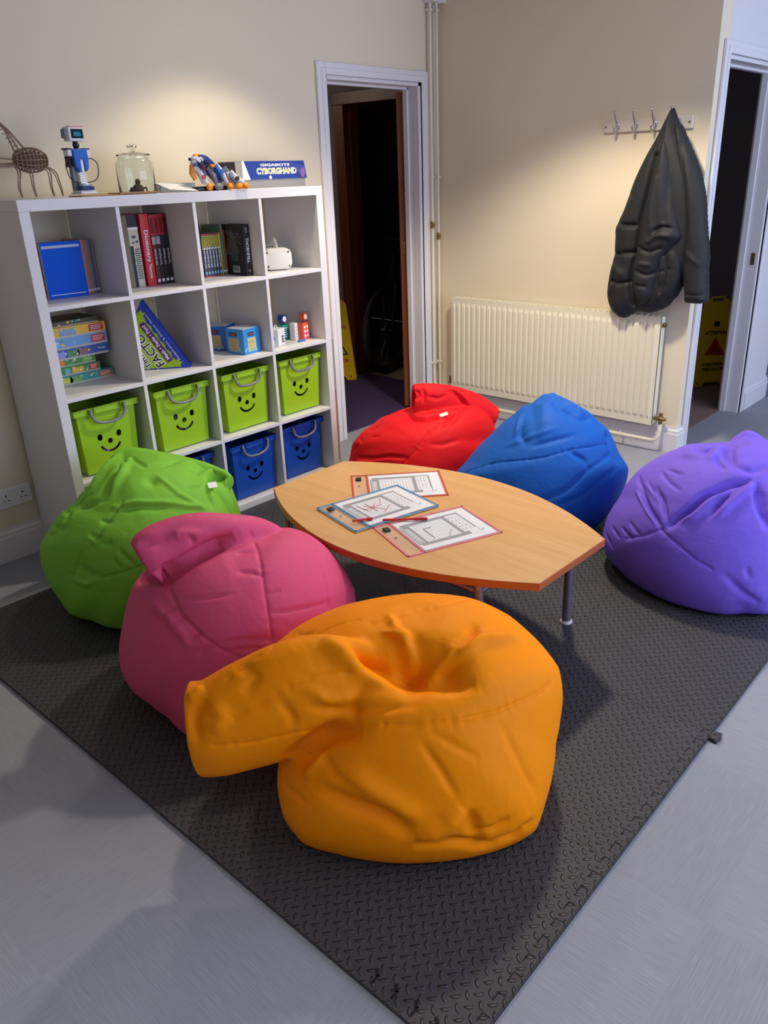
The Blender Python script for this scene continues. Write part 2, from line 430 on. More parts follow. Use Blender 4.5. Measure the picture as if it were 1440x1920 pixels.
# corridor behind the back wall, and the bicycle store off it
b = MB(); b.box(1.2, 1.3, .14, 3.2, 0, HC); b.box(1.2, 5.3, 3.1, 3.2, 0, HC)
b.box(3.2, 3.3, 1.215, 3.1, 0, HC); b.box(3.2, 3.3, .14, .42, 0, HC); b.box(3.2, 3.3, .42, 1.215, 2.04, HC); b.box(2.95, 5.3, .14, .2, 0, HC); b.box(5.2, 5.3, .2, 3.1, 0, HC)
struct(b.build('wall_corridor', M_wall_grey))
# room behind the second doorway
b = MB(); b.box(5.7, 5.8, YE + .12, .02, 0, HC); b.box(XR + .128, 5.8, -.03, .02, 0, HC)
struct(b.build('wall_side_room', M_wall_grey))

def skirting(name, pts, h=.148, d=.018):
    """moulded skirting board along a list of floor points, body to the left of the run"""
    prof = [(0, 0), (d, 0), (d, h * .72), (d * .8, h * .78), (d * .8, h * .86), (d * .35, h * .93), (d * .3, h), (0, h)]
    mb = MB(); n = len(pts)
    for i in range(n - 1):
        a = Vector((*pts[i], 0)); b_ = Vector((*pts[i + 1], 0)); t = (b_ - a).normalized(); nn = Vector((-t.y, t.x, 0))
        def cor(j, base):
            if 0 < j < n - 1:
                t0 = (Vector((*pts[j], 0)) - Vector((*pts[j - 1], 0))).normalized(); t1 = (Vector((*pts[j + 1], 0)) - Vector((*pts[j], 0))).normalized()
                n0 = Vector((-t0.y, t0.x, 0)); n1 = Vector((-t1.y, t1.x, 0)); k = (n0 + n1); return k / max(.2, k.dot(n0))
            return nn
        na, nb = cor(i, a), cor(i + 1, b_)
        V = [a + na * x + Vector((0, 0, z)) for x, z in prof] + [b_ + nb * x + Vector((0, 0, z)) for x, z in prof]; k = len(prof)
        F = [(j, (j + 1) % k, k + (j + 1) % k, k + j) for j in range(k)] + [tuple(range(k))[::-1], tuple(range(k, 2 * k))]
        mb.add(V, [f[::-1] for f in F])
    return struct(mb.build(name, M_white))
skirting('baseboard_back', [(1.884, YB), (-3.2, YB)])
skirting('baseboard_right', [(2.94, YE), (XR, YE), (XR, YB), (2.763, YB)])
skirting('baseboard_passage', [(6.1, YE), (3.905, YE)])

# door linings and architraves
def doorway(name, x0, x1, top, yf, depth, out_l, out_r, arch=.062):
    """lining inside the wall, a stop bead, and a moulded architrave on the room face"""
    l = MB(); t = .028; yf_ = yf; yf = yf - .003; depth += .006
    l.box(x0, x0 + t, yf, yf + depth, 0, top); l.box(x1 - t, x1, yf, yf + depth, 0, top); l.box(x0, x1, yf, yf + depth, top - t, top)
    s0 = yf + depth * .62
    l.box(x0 + t, x0 + t + .013, s0, s0 + .035, 0, top - t); l.box(x1 - t - .013, x1 - t, s0, s0 + .035, 0, top - t); l.box(x0 + t, x1 - t, s0, s0 + .035, top - t - .013, top - t)
    o = struct(l.build(name, M_white, bevel=.002))
    a = MB(); yf = yf_
    for (k, d) in ((arch, .016), (arch * .55, .021)):
        xo0, xo1 = x0 + .008 - k - (.0 if k == arch else -.004), x1 - .008 + k
        a.box(xo0, x0 + .008, yf - d, yf - .0005, 0, top + k - .008); a.box(x1 - .008, xo1, yf - d, yf - .0005, 0, top + k - .008); a.box(x0 + .008, x1 - .008, yf - d, yf - .0005, top - .008, top + k - .008)
    q = a.build('architrave', M_white, o, bevel=.004)
    return o
doorway('door_1', D1[0] - .02, D1[1] + .02, D1[2] + .02, YB, .12, 0, 0, .06)
doorway('door_2', D2[0] - .02, D2[1] + .02, D2[2] + .02, YE, .12, 0, 0, .058)
# varnished frame of the store doorway across the corridor
b = MB(); b.box(3.16, 3.32, 1.13, 1.23, 0, 1.972); b.box(3.16, 3.32, .40, .48, 0, 1.972); b.box(3.158, 3.322, .395, 1.235, 1.97, 2.052)
b.box(3.2, 3.24, 1.10, 1.13, 0, 1.97)
struct(b.build('door_3', M_dark_wood, bevel=.004))
# varnished door leaf swung right back into the corridor
dl = thing('wooden_door', 'brown varnished door leaf swung open behind the white frame of the dark doorway', 'door', (2.664, .178, 0), R_(41.5))
box1('leaf', 0, .74, -.04, 0, .006, 1.955, M_dark_wood, dl, .003)
b = MB(); b.box(.0, .002, -.032, -.008, 1.02, 1.10); b.build('hinge', M_brass, dl)
b = MB(); b.cyl((.69, -.04, 1.0), (.69, -.085, 1.0), .009); b.tube([(.69, -.085, 1.0), (.6, -.088, 1.0), (.58, -.086, 1.0)], .008); b.build('door_handle', M_brass, dl, smooth=40)
# far leaf at the edge of the passage
fl = thing('passage_door', 'blue-grey door in the passage at the far right edge', 'door', (4.33, -1.688, 0), 0)
box1('leaf', 0, .76, -.036, 0, .006, 1.98, mat('blue_grey_paint', (106, 118, 138), .5), fl, .003)
b = MB(); b.cyl((.07, -.036, 1.0), (.07, -.08, 1.0), .009); b.tube([(.07, -.08, 1.0), (.16, -.082, 1.0)], .008); b.build('door_handle', M_chrome, fl, smooth=40)
# strike plate on the second frame
struct(box1('trim_1', 3.818, 3.8215, -1.667, -1.645, .93, 1.0, M_brass))

# ceiling light fittings
for (lx, ly), lb in zip(LAMPS, ('round recessed ceiling light above the bookshelf', 'round recessed ceiling light above the radiator corner', 'round recessed ceiling light at the near left, above the open carpet', 'round recessed ceiling light at the near right, beside the window')):
    t = thing('ceiling_light', lb, 'light', (lx, ly, HC - .004))
    MB().lathe([(.13, 0), (.13, -.01), (.115, -.016), (.108, -.012), (.108, 0)], 40).build('trim_ring', M_white, t, smooth=40)
    e = mat('lit_diffuser', (255, 244, 224), .5, Emission_Color=(1, .9, .72, 1), Emission_Strength=4.0)
    MB().lathe([(.107, -.004), (.107, -.007), (.0, -.009)], 40).build('diffuser', e, t, smooth=40)
# ---------------------------------------------------------------- radiator
M_rad = mat('radiator_enamel', (230, 224, 200), .3)
rad = thing('radiator', 'cream ribbed panel radiator on the wall under the hanging coat', 'radiator', (XR, -.8545, .159))
Lr, Hr, dr = 1.421, .60, .075
ys = np.linspace(-Lr / 2, Lr / 2, 36 * 12 + 1); zs = np.concatenate([[0, .03], np.linspace(.034, .06, 8), np.linspace(.08, .53, 6), np.linspace(.545, .572, 8), [.585, Hr]])
ph = ((ys + Lr / 2) / (Lr / 36)) % 1
flute = np.clip((np.abs(ph - .5) - .27) / .10, 0, 1); edge = ((ys > -Lr / 2 + .018) & (ys < Lr / 2 - .018))
g_ = (1 - flute * flute * (3 - 2 * flute)) * edge
V = []; 
for z in zs:
    wz = np.clip((z - .032) / .026, 0, 1) * np.clip((.574 - z) / .026, 0, 1); wz = wz * wz * (3 - 2 * wz)
    for y, gg in zip(ys, g_): V.append((-dr - .0075 * gg * wz + .0, y, z))
n = len(ys); F = [(a * n + i, (a + 1) * n + i, (a + 1) * n + i + 1, a * n + i + 1) for a in range(len(zs) - 1) for i in range(n - 1)]
pm = MB(); pm.add(V, F)
pm.box(-dr + .0005, -dr + .012, -Lr / 2, Lr / 2, 0, Hr)
pm.build('front_panel', M_rad, rad, smooth=35)
b = MB(); b.box(-.034, -.022, -Lr / 2 + .01, Lr / 2 - .01, .01, Hr - .01)
for k in range(34):
    y = -Lr / 2 + .04 + k * .0395; b.box(-dr + .012, -.034, y, y + .002, .03, Hr - .03)
b.build('back_panel', M_rad, rad)
b = MB()
for k in range(40):
    y = -Lr / 2 + .025 + k * .0348; b.box(-dr + .006, -.02, y, y + .006, Hr - .004, Hr + .001)
b.box(-dr + .002, -.072, -Lr / 2, Lr / 2, Hr - .006, Hr + .002); b.box(-.026, -.018, -Lr / 2, Lr / 2, Hr - .006, Hr + .002)
b.build('top_grille', M_rad, rad)
for s in (-1, 1):
    b = MB(); y0, y1 = sorted((s * Lr / 2, s * (Lr / 2 - .0025))); b.box(-dr + .002, -.018, y0, y1, .004, Hr); b.build('side_panel', M_rad, rad)
    b = MB(); b.cyl((-.045, s * (Lr / 2 + .0), Hr - .045), (-.045, s * (Lr / 2 + .016), Hr - .045), .013, seg=8); b.cyl((-.045, s * (Lr / 2 + .014), Hr - .045), (-.045, s * (Lr / 2 + .022), Hr - .045), .006); b.build('bleed_plug', M_brass, rad, smooth=40)
b = MB(); b.cyl((-.045, -Lr / 2, .035), (-.045, -Lr / 2 - .032, .035), .012, seg=8); b.ball((-.045, -Lr / 2 - .04, .035), .017); b.cyl((-.045, -Lr / 2 - .04, .035), (-.045, -Lr / 2 - .04, .005), .012, seg=8); b.cyl((-.045, -Lr / 2 - .04, .04), (-.045, -Lr / 2 - .04, .068), .011); b.cyl((-.045, -Lr / 2 - .03, .035), (-.045, -Lr / 2 - .068, .035), .01)
b.build('valve', M_brass, rad, smooth=40)
b = MB(); b.cyl((-.045, Lr / 2, .035), (-.045, Lr / 2 + .03, .035), .011, seg=8); b.ball((-.045, Lr / 2 + .034, .035), .014); b.cyl((-.045, Lr / 2 + .034, .035), (-.045, Lr / 2 + .034, .075), .009, r2=.005)
b.build('valve', M_brass, rad, smooth=40)
for s in (-1, 1): box1('bracket', -.022, 0, s * .5 - .012, s * .5 + .012, .05, Hr - .05, M_rad, rad)

# pipework painted like the wall
M_pipe = mat('cream_pipe_paint', (224, 216, 196), .4)
def bend(pts, r=.03, n=5):
    out = [Vector(pts[0])]
    for a, b_, c in zip(pts[:-2], pts[1:-1], pts[2:]):
        a, b_, c = Vector(a), Vector(b_), Vector(c); p = b_ + (a - b_).normalized() * r; q = b_ + (c - b_).normalized() * r
        out += [p.lerp(b_, t).lerp(b_.lerp(q, t), t) for t in [i / n for i in range(n + 1)]]
    return out + [Vector(pts[-1])]
p = thing('heating_pipe', 'white pipe low along the skirting, rising to the valve at the radiator right end', 'pipe', (0, 0, 0))
MB().tube(bend([(2.79, -.05, .07), (2.79, -1.606, .07), (2.811, -1.606, .165)], .045), .011, 12).build('pipe_run', M_pipe, p, smooth=60)
for y in (-.5, -1.38):
    b = MB(); b.tube([(2.79 + .015 * math.cos(a), y, .07 + .015 * math.sin(a)) for a in [i * math.pi / 6 for i in range(12)]], .003, 6, closed=True); b.cyl((2.79, y, .055), (2.838, y, .045), .004); b.build('pipe_clip', M_pipe, p, smooth=60)
for i, (x, y, r, lb) in enumerate(((2.765, -.012, .0095, 'thicker cream pipe beside the door frame, left of the corner pair'), (2.812, -.022, .0085, 'thinner cream pipe in the corner, right of the pair'))):
    p = thing('corner_pipe', lb, 'pipe', (x, y, 0), group=None)
    end = [(0, 0, HC), (0, 0, .17), (.012 if i else .03, -.03, .1)] if i == 0 else [(0, 0, HC), (0, 0, .155)]
    MB().tube(bend(end, .04) if i == 0 else end, r, 12).build('pipe_run', M_pipe, p, smooth=60)
    for z in (2.37, 1.48, .32):
        b = MB(); b.box(-.013, .013, -.012, .03 if i == 0 else .04, z - .007, z + .007); b.build('pipe_clip', M_pipe, p, bevel=.002)
    z = 1.20 if i == 0 else 1.13
    b = MB(); b.cyl((0, 0, z - .02), (0, 0, z + .02), .0135, seg=8); b.ball((0, -.012, z), .009); b.build('joint', M_brass, p, smooth=40)
# ceiling corner box that the pipes run into
struct(box1('trim_2', 2.735, 2.855, -.06, .019, 2.405, 2.43, M_white))

# ---------------------------------------------------------------- socket
s = thing('wall_socket', 'white double wall socket above the skirting left of the shelving', 'socket', (-.085, YB, .236))
box1('face_plate', -.073, .073, -.010, 0, 0, .086, mat('white_socket_plastic', (228, 226, 228), .3), s, .003)
for cx_ in (-.036, .036):
    b = MB(); b.box(cx_ - .003, cx_ + .003, -.0108, -.0098, .050, .058); b.box(cx_ - .013, cx_ - .006, -.0108, -.0098, .030, .034); b.box(cx_ + .006, cx_ + .013, -.0108, -.0098, .030, .034); b.build('pin_holes', M_black, s)
    box1('rocker_switch', cx_ - .008 + .022 * (1 if cx_ < 0 else -1), cx_ + .002 + .022 * (1 if cx_ < 0 else -1), -.0125, -.0098, .064, .078, MATS['white_socket_plastic'], s, .001)

# ---------------------------------------------------------------- coat rack
M_rack = mat('pale_rack_wood', (214, 204, 190), .5, var=.06, vscale=12)
cr_ = thing('coat_rack', 'white wall board with a row of chrome coat hooks above the radiator', 'coat rack', (XR, -1.362, 1.672))
b = MB(); b.box(-.016, 0, -.241, .241, 0, .062); b.build('board', M_rack, cr_, bevel=.006)
HOOKY = [.157, .056, -.046, -.148]
for y in HOOKY:
    b = MB(); b.ball((-.019, y, .03), .012, sx=.35, sz=1.4)
    b.tube([(-.02, y, .028), (-.035, y, .038), (-.045, y, .055), (-.058, y, .078), (-.064, y, .092)], [.0045, .0045, .004, .0038, .0036], 8); b.ball((-.065, y, .096), .0072)
    b.tube([(-.02, y, .03), (-.026, y, .008), (-.04, y, -.004), (-.056, y, .004), (-.062, y, .02)], [.0048, .0046, .0044, .004, .0038], 8); b.ball((-.063, y, .024), .0072)
    b.build('hook', M_chrome, cr_, smooth=60)
for y in (.225, -.225):
    b = MB(); b.cyl((-.016, y, .03), (-.0185, y, .03), .005); b.build('screw', M_steel, cr_)
# ---------------------------------------------------------------- cube shelving, 4 x 4
M_shelf = mat('white_foil_board', (216, 214, 215), .42)
unit = thing('cube_bookshelf', 'large white sixteen-cube bookshelf standing against the cream wall', 'bookshelf', (0, 0, 0))
EX = [.04, .375, .391, .726, .742, 1.077, 1.093, 1.428]           # inner faces across
EZ = [.04, .375, .391, .726, .742, 1.077, 1.093, 1.428]
box1('top_panel', 0, 1.468, -.39, 0, 1.428, 1.468, M_shelf, unit, .0012)
box1('bottom_panel', 0, 1.468, -.39, 0, 0, .04, M_shelf, unit, .0012)
box1('side_panel', 0, .04, -.39, 0, .0402, 1.4278, M_shelf, unit, .0012)
box1('side_panel', 1.428, 1.468, -.39, 0, .0402, 1.4278, M_shelf, unit, .0012)
for z in (.375, .726, 1.077): box1('shelf_board', .0402, 1.4278, -.389, 0, z, z + .016, M_shelf, unit, .0008)
for x in (.375, .726, 1.077):
    for z0, z1 in ((.04, .375), (.391, .726), (.742, 1.077), (1.093, 1.428)): box1('divider', x, x + .016, -.3885, 0, z0 + .0003, z1 - .0003, M_shelf, unit, .0008)

# ---------------------------------------------------------------- smiling storage bins
M_lime = mat('lime_plastic', (150, 192, 22), .38); M_bblue = mat('royal_blue_plastic', (16, 74, 172), .38)
M_hgrey = mat('grey_handle_plastic', (120, 124, 132), .35)
def cut(o, cutter):
    m = o.modifiers.new('b', 'BOOLEAN'); m.operation = 'DIFFERENCE'; m.object = cutter; m.solver = 'EXACT'
    dg = bpy.context.evaluated_depsgraph_get(); dg.update()
    me = bpy.data.meshes.new_from_object(o.evaluated_get(dg)); o.modifiers.remove(m); o.data = me
    bpy.data.objects.remove(cutter)
def make_bin(name, m, label, cat):
    """open crate, slightly tapered, with a face cut through the front"""
    t = thing(name, label, cat)
    W, Wb, D, Db, H, th = .262, .236, .33, .312, .286, .003
    def shell(w0, d0, w1, d1, z0, z1, mb, flip=False):
        V = [(-w0 / 2, -d0 / 2, z0), (w0 / 2, -d0 / 2, z0), (w0 / 2, d0 / 2, z0), (-w0 / 2, d0 / 2, z0), (-w1 / 2, -d1 / 2, z1), (w1 / 2, -d1 / 2, z1), (w1 / 2, d1 / 2, z1), (-w1 / 2, d1 / 2, z1)]
        return V
    o_ = shell(Wb, Db, W, D, .006, H, None); i_ = shell(Wb - 2 * th, Db - 2 * th, W - 2 * th, D - 2 * th, .012, H, None)
    F = [(0, 3, 2, 1), (0, 1, 5, 4), (1, 2, 6, 5), (2, 3, 7, 6), (3, 0, 4, 7), (8, 9, 10, 11), (8, 12, 13, 9), (9, 13, 14, 10), (10, 14, 15, 11), (11, 15, 12, 8), (4, 5, 13, 12), (5, 6, 14, 13), (6, 7, 15, 14), (7, 4, 12, 15)]
    b = MB(); b.add(o_ + i_, F); body = b.build('body', m, t)
    c = MB()
    for ex, ez in ((-.043, .152), (.043, .152)):
        c.add([(ex + .0115 * math.cos(a), y, ez + .0145 * math.sin(a)) for y in (-.2, -.1) for a in [2 * math.pi * k / 20 for k in range(20)]], [(k, (k + 1) % 20, 20 + (k + 1) % 20, 20 + k)[::-1] for k in range(20)] + [tuple(range(20)), tuple(range(20, 40))[::-1]])
    c.add([(.0 + .0115 * math.cos(a), y, .128 + .0115 * math.sin(a)) for y in (-.2, -.1) for a in [2 * math.pi * k / 20 for k in range(20)]], [(k, (k + 1) % 20, 20 + (k + 1) % 20, 20 + k)[::-1] for k in range(20)] + [tuple(range(20)), tuple(range(20, 40))[::-1]])
    arc = [R_(a) for a in np.linspace(205, 335, 15)]
    outer = [(.052 * math.cos(a), .132 + .052 * math.sin(a)) for a in arc]; inner = [(.043 * math.cos(a), .134 + .043 * math.sin(a)) for a in arc[::-1]]
    poly = outer + inner; n = len(poly)
    c.add([(x, y, z) for y in (-.2, -.1) for x, z in poly], [(k, (k + 1) % n, n + (k + 1) % n, n + k)[::-1] for k in range(n)] + [tuple(range(n)), tuple(range(n, 2 * n))[::-1]])
    cutter = c.build('cutter', m); cut(body, cutter)
    # rim: double lip all round, with a gap where the handle sits
    for nm, (w1, d1, z0, z1) in {'rim': (.286, .352, H - .026, H)}.items():
        b = MB()
        for sx in (-1, 1): b.box(sx * w1 / 2 - .0015, sx * w1 / 2 + .0015, -d1 / 2, d1 / 2, z0, z1); b.box(min(sx * .128, sx * w1 / 2), max(sx * .128, sx * w1 / 2), -d1 / 2, d1 / 2, z1 - .003, z1)
        for sy in (-1, 1):
            for xa, xb in ((-w1 / 2, -.062), (-.056, .056), (.062, w1 / 2)):
                y0 = sy * d1 / 2
                b.box(xa, xb, y0 - .0015, y0 + .0015, z0, z0 + .0035); b.box(xa, xb, y0 - .0015, y0 + .0015, z1 - .0035, z1); b.box(xa, xa + .003, y0 - .0015, y0 + .0015, z0, z1); b.box(xb - .003, xb, y0 - .0015, y0 + .0015, z0, z1)
                b.box(xa, xb, min(y0 * .985, y0 * .93), max(y0 * .985, y0 * .93), z0, z1)
            b.box(-w1 / 2, w1 / 2, min(sy * .160, sy * d1 / 2), max(sy * .160, sy * d1 / 2), z1 - .003, z1); b.box(-w1 / 2, w1 / 2, min(sy * .160, sy * d1 / 2), max(sy * .160, sy * d1 / 2), z0, z0 + .003)
        b.build(nm, m, t, bevel=.0008)
    b = MB(); b.box(-.1, .1, -.14, .14, 0, .007); b.build('foot', m, t)
    b = MB(); y = -.184
    P = [(-.075, y + .004, H - .006), (-.076, y, H - .018), (-.070, y - .004, H - .043), (-.052, y - .006, H - .060), (-.025, y - .006, H - .067), (0, y - .006, H - .069), (.025, y - .006, H - .067), (.052, y - .006, H - .060), (.070, y - .004, H - .043), (.076, y, H - .018), (.075, y + .004, H - .006)]
    b.tube(catmull(P, 41).tolist(), .0062, 10); b.build('handle', M_hgrey, t, smooth=60)
    return t
GX = [(EX[2 * k] + EX[2 * k + 1]) / 2 for k in range(4)]
green = make_bin('storage_bin', M_lime, 'lime green smiling storage bin in the leftmost cube, behind the green beanbag', 'storage bin')
green.location = (.214, -.176, .3912); green['group'] = 'lime green smiling bins'
g2 = dup(green, (GX[1] + .018, -.18, .3912), 0, 'lime green smiling storage bin whose face holes show colourful contents, second from left')
g3 = dup(green, (GX[2] + .022, -.18, .3912), R_(.5), 'lime green smiling storage bin above the middle blue bin, third from left')
g4 = dup(green, (GX[3] + .024, -.175, .3912), 0, 'lime green smiling storage bin at the right end of its row')
bl = make_bin('storage_bin', M_bblue, 'royal blue smiling storage bin in the bottom right corner cube', 'storage bin')
bl.location = (GX[3] + .022, -.155, .0402); bl['group'] = 'royal blue smiling bins'
dup(bl, (GX[2] + .028, -.18, .0402), 0, 'royal blue smiling bin in the bottom row, left of the corner bin')
dup(bl, (GX[1] + .015, -.15, .0402), 0, 'royal blue storage bin almost hidden behind the green beanbag')
# loose toy bricks inside the two left bins, seen through the cut-out faces
rg = random.Random(4)
cols = [mat('toy_' + n, c, .4) for n, c in (('pink', (236, 170, 170)), ('orange', (220, 110, 50)), ('black', (25, 25, 28)), ('teal', (70, 140, 140)), ('grey', (140, 140, 150)), ('brown', (120, 80, 60)))]
for bx, what in ((.214, 'leftmost'), (GX[1] + .018, 'second')):
    for k in range(9):
        x = bx - .062 + .0155 * k; mb = MB(); z = .094 - .024 * math.cos((k - 4) * .28) if False else .082
        mb.box(-.0066, .0066, -.02, .02, 0, .078 + .02 * rg.random()); mb.box(-.004, .004, -.014, .014, .07, .105)
        tag(mb.build('toy_brick', cols[rg.randrange(6)], None, bevel=.0015, loc=(x, -.285 if what == 'leftmost' else -.302, .405)), 'small toy brick inside the %s lime green bin, seen through its smile' % what, 'toy', 'toy bricks in the %s green bin' % what)
for k in range(3):
    mb = MB(); mb.box(-.02, .02, -.018, .018, 0, .07); mb.ball((0, 0, .075), .018); tag(mb.build('toy_figure', cols[(0, 4, 1)[k]], None, bevel=.003, loc=(GX[1] + .018 + (-.043, .0, .043)[k], -.252, (.46, .435, .465)[k])), 'small toy behind the eyes of the second lime green bin', 'toy', 'toys piled up in the second green bin')
b = MB(); b.box(-.09, .09, -.055, .06, 0, .028); tag(b.build('toy_box', cols[5], None, loc=(GX[1] + .018, -.2, .4045)), 'brown box at the bottom of the second lime green bin', 'box')

# ---------------------------------------------------------------- books
M_page = mat('paper', (225, 218, 200), .8)
M_wt = mat('white_ink', (235, 235, 235), .6); M_bt = mat('black_ink', (20, 20, 22), .6); M_yt = mat('yellow_ink', (226, 200, 50), .5)
def book(name, label, w, d, h, loc, m, rz=0, group=None, tilt=0, pages=True, cat='book'):
    """spine faces -y; cover boards with the page block set in at the top"""
    t = thing(name, label, cat, loc, rz, group)
    if tilt: t.rotation_euler[1] = tilt
    b = MB(); c = .0016
    b.box(0, w, 0, c, 0, h); b.box(0, c, 0, d, 0, h); b.box(w - c, w, 0, d, 0, h); b.build('cover', m, t, bevel=.0006)
    box1('pages', c, w - c, c, d - .003, .002, h - .002, M_page, t)
    return t
def band(name, t, x0, x1, z0, z1, m, y=-.0004): return box1(name, x0, x1, y, y + .0006, z0, z1, m, t)

# top left cube: blue workbook facing out, thin picture books beside it
M_wb = mat('bright_blue_cover', (6, 88, 210), .6, Specular_IOR_Level=.15)
t = thing('workbook', 'bright blue workbook facing forward in the top left cube', 'book', (.148, -.182, 1.0935), R_(-6))
box1('pages', .001, .158, .001, .018, .001, .211, M_page, t); box1('cover', 0, .16, -.001, .0005, 0, .213, M_wb, t, .0004)
box1('title_strip', .004, .152, -.0016, -.0011, .190, .200, mat('silver_print', (170, 180, 200), .4), t)
box1('edge_line', .008, .15, -.0016, -.0011, .012, .0145, M_wt, t); box1('cover_back', .0, .16, .018, .0195, 0, .213, mat('maroon_card', (92, 24, 50), .5), t)
cs = [(176, 130, 130), (184, 104, 78), (150, 128, 96), (120, 118, 136), (104, 94, 118), (132, 132, 150)]
for k, c in enumerate(cs):
    bk = book('picture_book', 'thin muted picture book, %s of the six beside the blue workbook' % ('first', 'second', 'third', 'fourth', 'fifth', 'sixth')[k], .0105, .15, .214 - .001 * k, (.3092 + .0108 * k, -.19 + .003 * k, 1.0935), mat('muted_cover_%d' % k, c, .5), 0, 'thin picture books in the top left cube')
    band('publisher_mark', bk, .002, .0085, .012, .02, M_wt)
# second cube
M_cream = mat('cream_cover', (196, 192, 170), .5); M_navy = mat('navy_cover', (18, 26, 48), .4); M_red = mat('red_cover', (196, 20, 34), .35); M_dkred = mat('dark_red_cover', (96, 14, 24), .4); M_bk = mat('black_cover', (26, 24, 26), .4)
t = book('encyclopedia', 'cream and black hardback with a patterned cover, left of the thick red book', .052, .19, .292, (.530, -.19, 1.0935), M_cream, R_(8))
box1('cover_top', -.0002, .0525, -.0006, 0, .245, .2925, M_bk, t); box1('cover_foot', -.0002, .016, -.0006, 0, .0, .17, M_navy, t)
box1('cover_band', -.0002, .0525, -.0008, -.0001, .236, .2415, M_wt, t)
for k in range(15): box1('text_line', .018 + (.004 if k % 3 else 0), .048 - .004 * (k % 2), -.0008, 0, .035 + .0085 * k, .0385 + .0085 * k, M_navy, t)
for k, (x, z, r) in enumerate(((.024, .205, .009), (.038, .185, .007), (.018, .182, .006))): box1('illustration', x - r, x + r, -.0009, -.0003, z - r * .6, z + r * .7, mat('slate_print', (60, 84, 104), .5), t)
t = book('dictionary', 'thick bright red dictionary with white spine lettering', .042, .19, .294, (.588, -.196, 1.0935), M_red, R_(2))
lettering('spine_lettering', 'Dictionary', .026, M_wt, t, (.021, -.0008, .165), (0, 0, -1), (1, 0, 0), .13, .0004, .0004); lettering('spine_lettering', 'Thesaurus', .02, M_wt, t, (.021, -.0008, .062), (0, 0, -1), (1, 0, 0), .06, .0004, .0002)
for k in range(4):
    t = book('annual', ('first', 'second', 'third', 'rightmost')[k] + ' of the four red-topped black annuals right of the thick red book', .0215, .19, .290, (.634 + .0228 * k, -.192 + .002 * k, 1.0935), (M_dkred, M_bk, M_bk, M_bk)[k], 0, 'red and black annuals')
    band('red_top', t, 0, .0215, .205, .289, M_dkred if k == 3 else mat('crimson_print', (168, 30, 44), .4)); band('white_patch', t, .002, .0195, .168, .200, mat('grey_print', (170, 160, 166), .5) if k < 2 else M_navy)
    for q in range(3): band('title_stripe', t, .005 + .0045 * q, .0072 + .0045 * q, .215, .275, mat('rose_print', (214, 110, 110), .5))
    band('foot_mark', t, .004, .017, .012, .024, M_wt); lettering('spine_lettering', ('MISSION', 'SECRET', 'ROBOTS', 'SCIENCE')[k] if False else 'ANNUAL', .012, M_wt, t, (.0108, -.0006, .115), (0, 0, -1), (1, 0, 0), .07, .0003)
# third cube
for k in range(6):
    t = book('paperback', ('leftmost', 'second', 'third', 'fourth', 'fifth', 'rightmost')[k] + ' of the six slim paperbacks with yellow spine tops', .0158, .14, .19, (.902 + .0165 * k, -.172 + .0, 1.0935), mat('slate_blue_cover', (50, 62, 84), .4), 0, 'slim paperbacks with yellow spine tops')
    band('yellow_top', t, .0008, .015, .134, .182, mat('yellow_print', (186, 176, 50), .5)); band('red_line', t, 0, .0158, .185, .190, mat('red_print', (180, 50, 40), .5)); band('red_line', t, 0, .0158, 0, .005, MATS['red_print'])
    band('pale_band', t, .001, .0148, .122, .131, mat('pale_print', (190, 190, 180), .5)); lettering('spine_lettering', 'GOOSE', .011, M_bt, t, (.008, -.0007, .158), (0, 0, -1), (1, 0, 0), .042, .0003, .0002)
    lettering('spine_lettering', ('ADVENTURE', 'MYSTERY', 'EXPLORER', 'DISCOVERY', 'CHALLENGE', 'EXPEDITION')[k] if False else 'ADVENTURE', .010, M_wt, t, (.008, -.0007, .08), (0, 0, -1), (1, 0, 0), .078, .0003, .0001)
    band('foot_mark', t, .003, .0128, .012, .024, mat('sky_print', (120, 170, 190), .5))
box1('x', 0, .1, 0, .02, 0, .2, mat('navy_slipcase', (30, 46, 92), .4)).name = 'slipcase'
sc_ = bpy.data.objects['slipcase']; sc_.location = (.902, -.025, 1.0935); sc_.scale = (1, .9, 1.13); tag(sc_, 'dark blue book standing behind the six slim paperbacks', 'book')
for k, (c, w_, h, lb) in enumerate((((206, 196, 60), .0075, .19, 'thin yellow book right of the slim paperbacks'), ((96, 120, 90), .016, .222, 'grey-green book beside the thin yellow one'), ((196, 96, 52), .007, .2, 'thin orange book left of the black hardback'), ((88, 88, 84), .016, .222, 'dark grey book touching the black hardback'))):
    x = 1.004 + (0, .0085, .0255, .0335)[k]; t = book('book', lb, w_, .14, h, (x - .0, -.165, 1.0935), mat('mixed_cover_%d' % k, c, .45)); band('publisher_mark', t, .001, w_ - .001, .014, .022, M_wt)
t = thing('hardback_book', 'thick black hardback, spine lettered in white, back cover showing a hill picture', 'book', (1.037, -.305, 1.0935), R_(-90))
